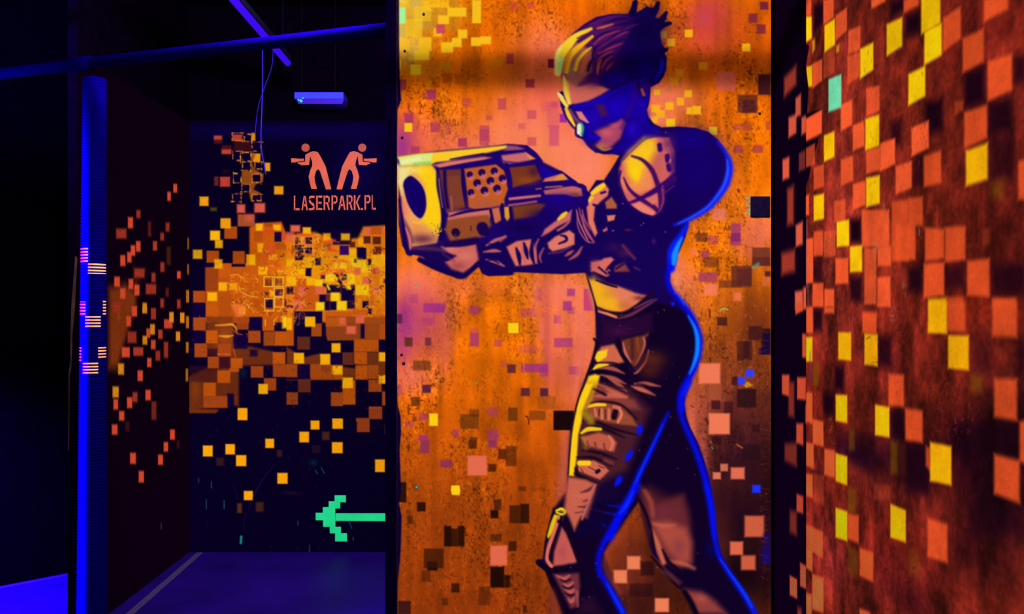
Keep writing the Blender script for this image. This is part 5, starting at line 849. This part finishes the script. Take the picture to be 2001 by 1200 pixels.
# ---------------------------------------------------------------- corrugated blue post
M_pole = mat('sleeve_blue', (0.0006, 0.0, 0.05), 0.6, noise=(10, 0.8), spec=0.0); M_ring = mat('sleeve_salmon', (0.95, 0.28, 0.10), 0.55, noise=(60, 0.8)); M_glow = mat('sleeve_pink_edge', (0.75, 0.16, 0.45), 0.5)
PY = 3.28; PXc = (180-CX)/FPX*PY; PR = 0.0535
post = empty('support_post', (PXc, PY, 0), label='blue ribbed round post with salmon stripes holding up the overhead pipe', category='post')
def axis(z): return PXc+0.010*(z/2.35)
bm = bmesh.new(); pts, rads = [], []; pitch = 0.0119; top = 2.36; n_ = int(top/pitch)
for i in range(n_*4+1):
    z = i*pitch/4; pts.append((axis(z), PY, z)); t = min(1, z/2.2); R_ = PR*(1.05-.26*t)
    rads.append(R_+0.0022*math.sin(i*math.pi/2))
tube_bm(bm, pts, rads, 32); me = bm_mesh('sleeve', bm, True)
rs = link('sleeve', me, M_pole); me.materials.append(M_ring)
def pole_px(z): return CY-(z-CAMZ)/PY*FPX
for f in me.polygons:
    c = f.center; y = pole_px(c.z); ph = math.sin(2*math.pi*c.z/pitch); x = CX+c.x/PY*FPX; front = c.y < PY
    xl_ = 160; hit = False
    for (x0, x1, y0, y1) in [(163, 183, 487, 514), (185, 208, 515, 536), (158, 177, 589, 618), (179, 203, 616, 640), (156, 171, 678, 706), (174, 199, 706, 731), (205, 212, 588, 616), (201, 212, 676, 700)]:
        if x0 <= x <= x1 and y0 <= y <= y1: hit = True
    if front and hit and ph > -0.25: f.material_index = 1
    elif front and ph > 0.9 and (550 < y < 585 or 655 < y < 672 or 748 < y < 765) and x > 165 and random.random() < .55: f.material_index = 1
rel(rs, post)
bm = bmesh.new(); tube_bm(bm, [(PXc, PY, 0), (PXc, PY, 0.012)], 0.085, 28); rel(link('base_plate', bm_mesh('base_plate', bm), mat('steel_dark', (0.03, 0.03, 0.08), 0.5, 0.5)), post)

# overhead pipe resting on the post
M_pipe = mat('pipe_blue', (0.0004, 0.0, 0.022), 0.6, noise=(8, 0.7), spec=0.0)
pipe = empty('overhead_pipe', (PXc, 3.25, 2.39), label='dark blue pipe crossing overhead from the left to the mural panel', category='pipe')
A_ = Vector((-2.75, 3.58, 2.39)); B_ = Vector(((745-CX)/FPX*2.85, 2.80, 2.385)); B_ = A_.lerp(B_, 1.07); bm = bmesh.new(); tube_bm(bm, [A_.lerp(B_, i/12) for i in range(13)], 0.0215, 20)
rel(link('tube', bm_mesh('tube', bm, True), M_pipe), pipe)
cpt = A_.lerp(B_, (PXc-A_.x)/(B_.x-A_.x)); dd = (B_-A_).normalized()
bm = bmesh.new(); tube_bm(bm, [cpt-dd*0.05, cpt+dd*0.05], 0.028, 20); rel(link('clamp', bm_mesh('clamp', bm, True), M_pipe), pipe)

# pipe in front of the mural, above the frame: its shadow is the dark band across the panel
L0 = Vector(MAIN.location)
def on_line(px, py, t): q = Vector(pt(px, py, YP)); return L0.lerp(q, t)
z1 = on_line(980, 140, .54)
truss = empty('ceiling_rail', (z1.x, z1.y, z1.z), label='round rail hanging under the ceiling in front of the mural panel', category='rail')
bm = bmesh.new(); tube_bm(bm, [(-1.4, z1.y, z1.z-0.004), (XR, z1.y, z1.z+0.004)], 0.027, 20); rel(link('tube', bm_mesh('tube', bm, True), M_pipe), truss)
for hx in (-0.9, 0.4):
    bm = bmesh.new(); tube_bm(bm, [(hx, z1.y, z1.z+0.02), (hx, z1.y, 3.3)], 0.005, 8); rel(link('hanger', bm_mesh('hanger', bm), M_pipe), truss)

# ---------------------------------------------------------------- ceiling tube light, cables, emergency light
M_tube = mat('tube_glow', (0.002, 0.0, 0.01), 0.4, emit=(0.05, 0.004, 1.0), es=0.85, spec=0.0); M_house = mat('housing_dark', (0.003, 0.002, 0.012), 0.8, spec=0.02)
lampx = -1.165
tl = empty('tube_light', (lampx, 4.0, 2.81), label='long violet blue tube light under the ceiling above the corridor', category='ceiling light')
ya, yb = 3.45, 4.62
bm = bmesh.new(); box_bm(bm, (lampx-0.018, ya, 2.822), (lampx+0.018, yb, 2.85), 0.003); rel(link('housing', bm_mesh('housing', bm), M_house), tl)
for (p0, p1) in ((3.45, 4.62),):
    bm = bmesh.new(); tube_bm(bm, [(lampx, p0+.02, 2.808), (lampx, p1-.02, 2.808)], 0.0165, 16); rel(link('lamp_tube', bm_mesh('lamp_tube', bm, True), M_tube), tl)
for y_ in (3.46, 4.60):
    bm = bmesh.new(); box_bm(bm, (lampx-0.016, y_, 2.79), (lampx+0.016, y_+0.02, 2.825), 0.002); rel(link('lamp_holder', bm_mesh('lamp_holder', bm), M_house), tl)
for y_ in (3.6, 4.5):
    bm = bmesh.new(); tube_bm(bm, [(lampx, y_, 2.85), (lampx, y_, 3.3)], 0.0015, 8); rel(link('hanger', bm_mesh('hanger', bm), M_house), tl)
M_cab = mat('cable_blue', (0.008, 0.001, 0.14), 0.5, spec=0.05)
def cable(pts, r_, label, Y=4.1):
    P = crom([pt(x, y, Y) for x, y in pts], 8); bm = bmesh.new(); tube_bm(bm, [tuple(q) for q in P], r_, 8)
    link('hanging_cable', bm_mesh('hanging_cable', bm, True), M_cab, label=label, category='cable')
cable([(512, 66), (513, 110), (513, 170), (511, 230), (510, 270), (512, 300), (517, 326), (519, 341)], 0.0032, 'longer straight blue cable hanging from the violet tube light')
cable([(534, 98), (531, 130), (519, 165), (507, 200), (502, 225), (500, 245), (499, 262)], 0.002, 'thinner bowed cable hanging from the violet tube light', 4.3)

M_el = mat('casing_blue_white', (0.025, 0.03, 0.62), 0.5, spec=0.05); M_ell = mat('lens_blue', (0.03, 0.004, 0.3), 0.4, spec=0.05); M_led = mat('indicator_green', (0.0, 0.3, 0.1), 0.4, emit=(0.02, 1.0, 0.35), es=1.4)
EY = 4.9; el = empty('emergency_light', pt(624, 190, EY), label='slim blue emergency light with a green indicator under the ceiling', category='emergency light')
def er(x0, y0, x1, y1, ya, yb, bev=0.004):
    a, c = pt(x0, y1, EY), pt(x1, y0, EY); bm = bmesh.new(); box_bm(bm, (a[0], ya, a[2]), (c[0], yb, c[2]), bev); return bm
rel(link('casing', bm_mesh('casing', er(575, 180, 671, 193, EY, EY+0.14)), M_el), el)
a, c = pt(578, 202, EY), pt(672, 193, EY)
bm = bmesh.new(); prism_bm(bm, [(a[0], c[2]), (c[0], c[2]), (c[0]-.012, a[2]), (a[0]+.012, a[2])], EY+0.01, EY+0.13); rel(link('lens', bm_mesh('lens', bm), M_ell), el)
for (x, y, r_) in [(588, 197, .0065), (583, 195, .003), (592, 192, .0028)]:
    X, Y, Z = pt(x, y, EY); bm = bmesh.new(); tube_bm(bm, [(X, EY-0.004, Z), (X, EY+0.012, Z)], r_, 12); rel(link('indicator_lamp', bm_mesh('indicator_lamp', bm, True), M_led), el)
bm = bmesh.new()
for x in (590, 655): X, Y, Z = pt(x, 180, EY+.07); tube_bm(bm, [(X, EY+.07, Z), (X, EY+.07, 3.3)], .0015, 8)
rel(link('hanger', bm_mesh('hanger', bm), M_house), el)

# ---------------------------------------------------------------- stencilled sign and arrow on the back wall (thin painted film)
def albedo(rgb, px, py):
    q = np.array([pt(px, py, 5.1)]); g = lit(q, np.array((0, -1., 0)), LAMPS)[0]; return tuple(np.clip(lin(rgb)/g, 0, .95))
M_sal = mat('stencil_salmon', albedo((244, 98, 62), 650, 340), 0.7, noise=(12, 0.8)); M_sal_shaded = mat('stencil_salmon_shaded', albedo((206, 76, 52), 650, 290), 0.7, noise=(12, 0.75)); M_grn = mat('arrow_green', albedo((22, 246, 148), 680, 1010), 0.7, noise=(9, 0.78))  # darker salmon for the heads: shade of the band put into the colour
def film(name, polys, m, root, ox, oy, k, Y=5.1):
    bm = bmesh.new()
    for q in polys: prism_bm(bm, [pt(ox+x/k, oy+y/k, Y)[::2] for x, y in q], Y-0.0025, Y-0.0006)
    return rel(link(name, bm_mesh(name, bm), m), root)
sign = empty('stencilled_sign', pt(652, 420, 5.09), label='salmon stencilled sign of two mirrored gunmen over lettering on the dark back wall', category='sign')
bpy.context.view_layer.update()
def circ(cx, cy, rx, ry, n=24): return [(cx+rx*math.cos(2*math.pi*i/n), cy+ry*math.sin(2*math.pi*i/n)) for i in range(n)]
body = [(948,290),(985,270),(1015,262),(1045,270),(1068,308),(1105,380),(1126,460),(1150,560),(1108,562),(1085,490),(1062,420),(1048,402),(1030,420),(1018,465),(1025,510),(1038,556),(995,558),(982,510),(973,462),(985,415),(1003,372),(1000,345),(985,300),(976,370),(915,373),(905,364),(886,360),(890,350),(945,345)]
gun = [(836,318),(925,322),(935,318),(938,338),(900,343),(878,347),(868,350),(838,350)]
for mir in (False, True):
    f = (lambda q: [(2341-x-0.6*0, y) for x, y in q]) if mir else (lambda q: q)
    g_ = film('gunman_silhouette', [f(body)], M_sal, sign, 360, 230, 4); film('gun', [f(gun)], M_sal, g_, 360, 230, 4); film('head', [f(circ(949, 235, 32, 32))], M_sal_shaded, g_, 360, 230, 4)
# lettering: stencil strokes cut as thin bars, LASERPARK.PL
LET = {'L': [[(0,0),(.22,0),(.22,.9),(0,1)], [(.3,.86),(.95,.86),(.95,1),(.22,1)]],
 'A': [[(.36,0),(.58,0),(.22,1),(0,1)], [(.5,.05),(.68,0),(1,1),(.78,1)], [(.3,.58),(.62,.58),(.66,.72),(.26,.72)]],
 'S': [[(.1,.06),(.4,0),(.95,.02),(.92,.16),(.4,.15),(.26,.22),(.05,.26)], [(.03,.3),(.24,.28),(.4,.42),(.85,.55),(.95,.68),(.74,.74),(.3,.56),(.05,.44)], [(.97,.72),(.92,.92),(.6,1),(.02,1),(.04,.86),(.55,.86),(.74,.78)]],
 'E': [[(0,0),(.24,0),(.24,1),(0,1)], [(.32,0),(.95,0),(.95,.14),(.32,.14)], [(.32,.43),(.85,.43),(.85,.56),(.32,.56)], [(.32,.86),(.95,.86),(.95,1),(.32,1)]],
 'R': [[(0,0),(.24,0),(.24,1),(0,1)], [(.32,0),(.7,0),(.95,.12),(.95,.4),(.72,.52),(.72,.16),(.32,.14)], [(.32,.46),(.66,.46),(1,1),(.76,1),(.5,.6),(.32,.58)]],
 'P': [[(0,0),(.24,0),(.24,1),(0,1)], [(.32,0),(.7,0),(.96,.12),(.96,.42),(.7,.56),(.32,.56),(.32,.44),(.62,.43),(.74,.36),(.74,.18),(.62,.13),(.32,.13)]],
 'K': [[(0,0),(.24,0),(.24,1),(0,1)], [(.74,0),(.98,0),(.52,.48),(.98,1),(.72,1),(.32,.52),(.32,.44)]],
 '.': [[(.2,.86),(.8,.86),(.8,1),(.2,1)]]}
polys = []
for ch, x0, x1, y0, y1 in [('L',858,905,610,724),('A',917,966,612,724),('S',973,1022,610,724),('E',1032,1082,610,722),('R',1090,1140,610,722),('P',1152,1200,608,722),('A',1205,1262,610,722),('R',1270,1318,606,722),('K',1326,1380,606,722),('.',1378,1402,604,722),('P',1410,1458,606,720),('L',1466,1500,606,720)]:
    for q in LET[ch]: polys.append([(x0+a_*(x1-x0), y0+c_*(y1-y0)) for a_, c_ in q])
film('lettering', polys, M_sal, sign, 360, 230, 4)
arrow = empty('painted_arrow', pt(684, 1056, 5.09), label='green pixelated arrow pointing left, low on the dark back wall', category='arrow')
bpy.context.view_layer.update()
film('arrow_head', [[(1028,808),(1084,808),(1084,764),(1130,764),(1130,718),(1176,718),(1176,672),(1264,672),(1264,726),(1220,726),(1220,774),(1180,774),(1180,812),(1182,868),(1182,918),(1225,918),(1225,968),(1272,968),(1274,1032),(1180,1032),(1180,968),(1138,968),(1138,918),(1086,918),(1086,866),(1028,866)]], M_grn, arrow, 360, 800, 4)
film('arrow_shaft', [[(1183,812),(1660,812),(1660,874),(1183,871)]], M_grn, arrow, 360, 800, 4)
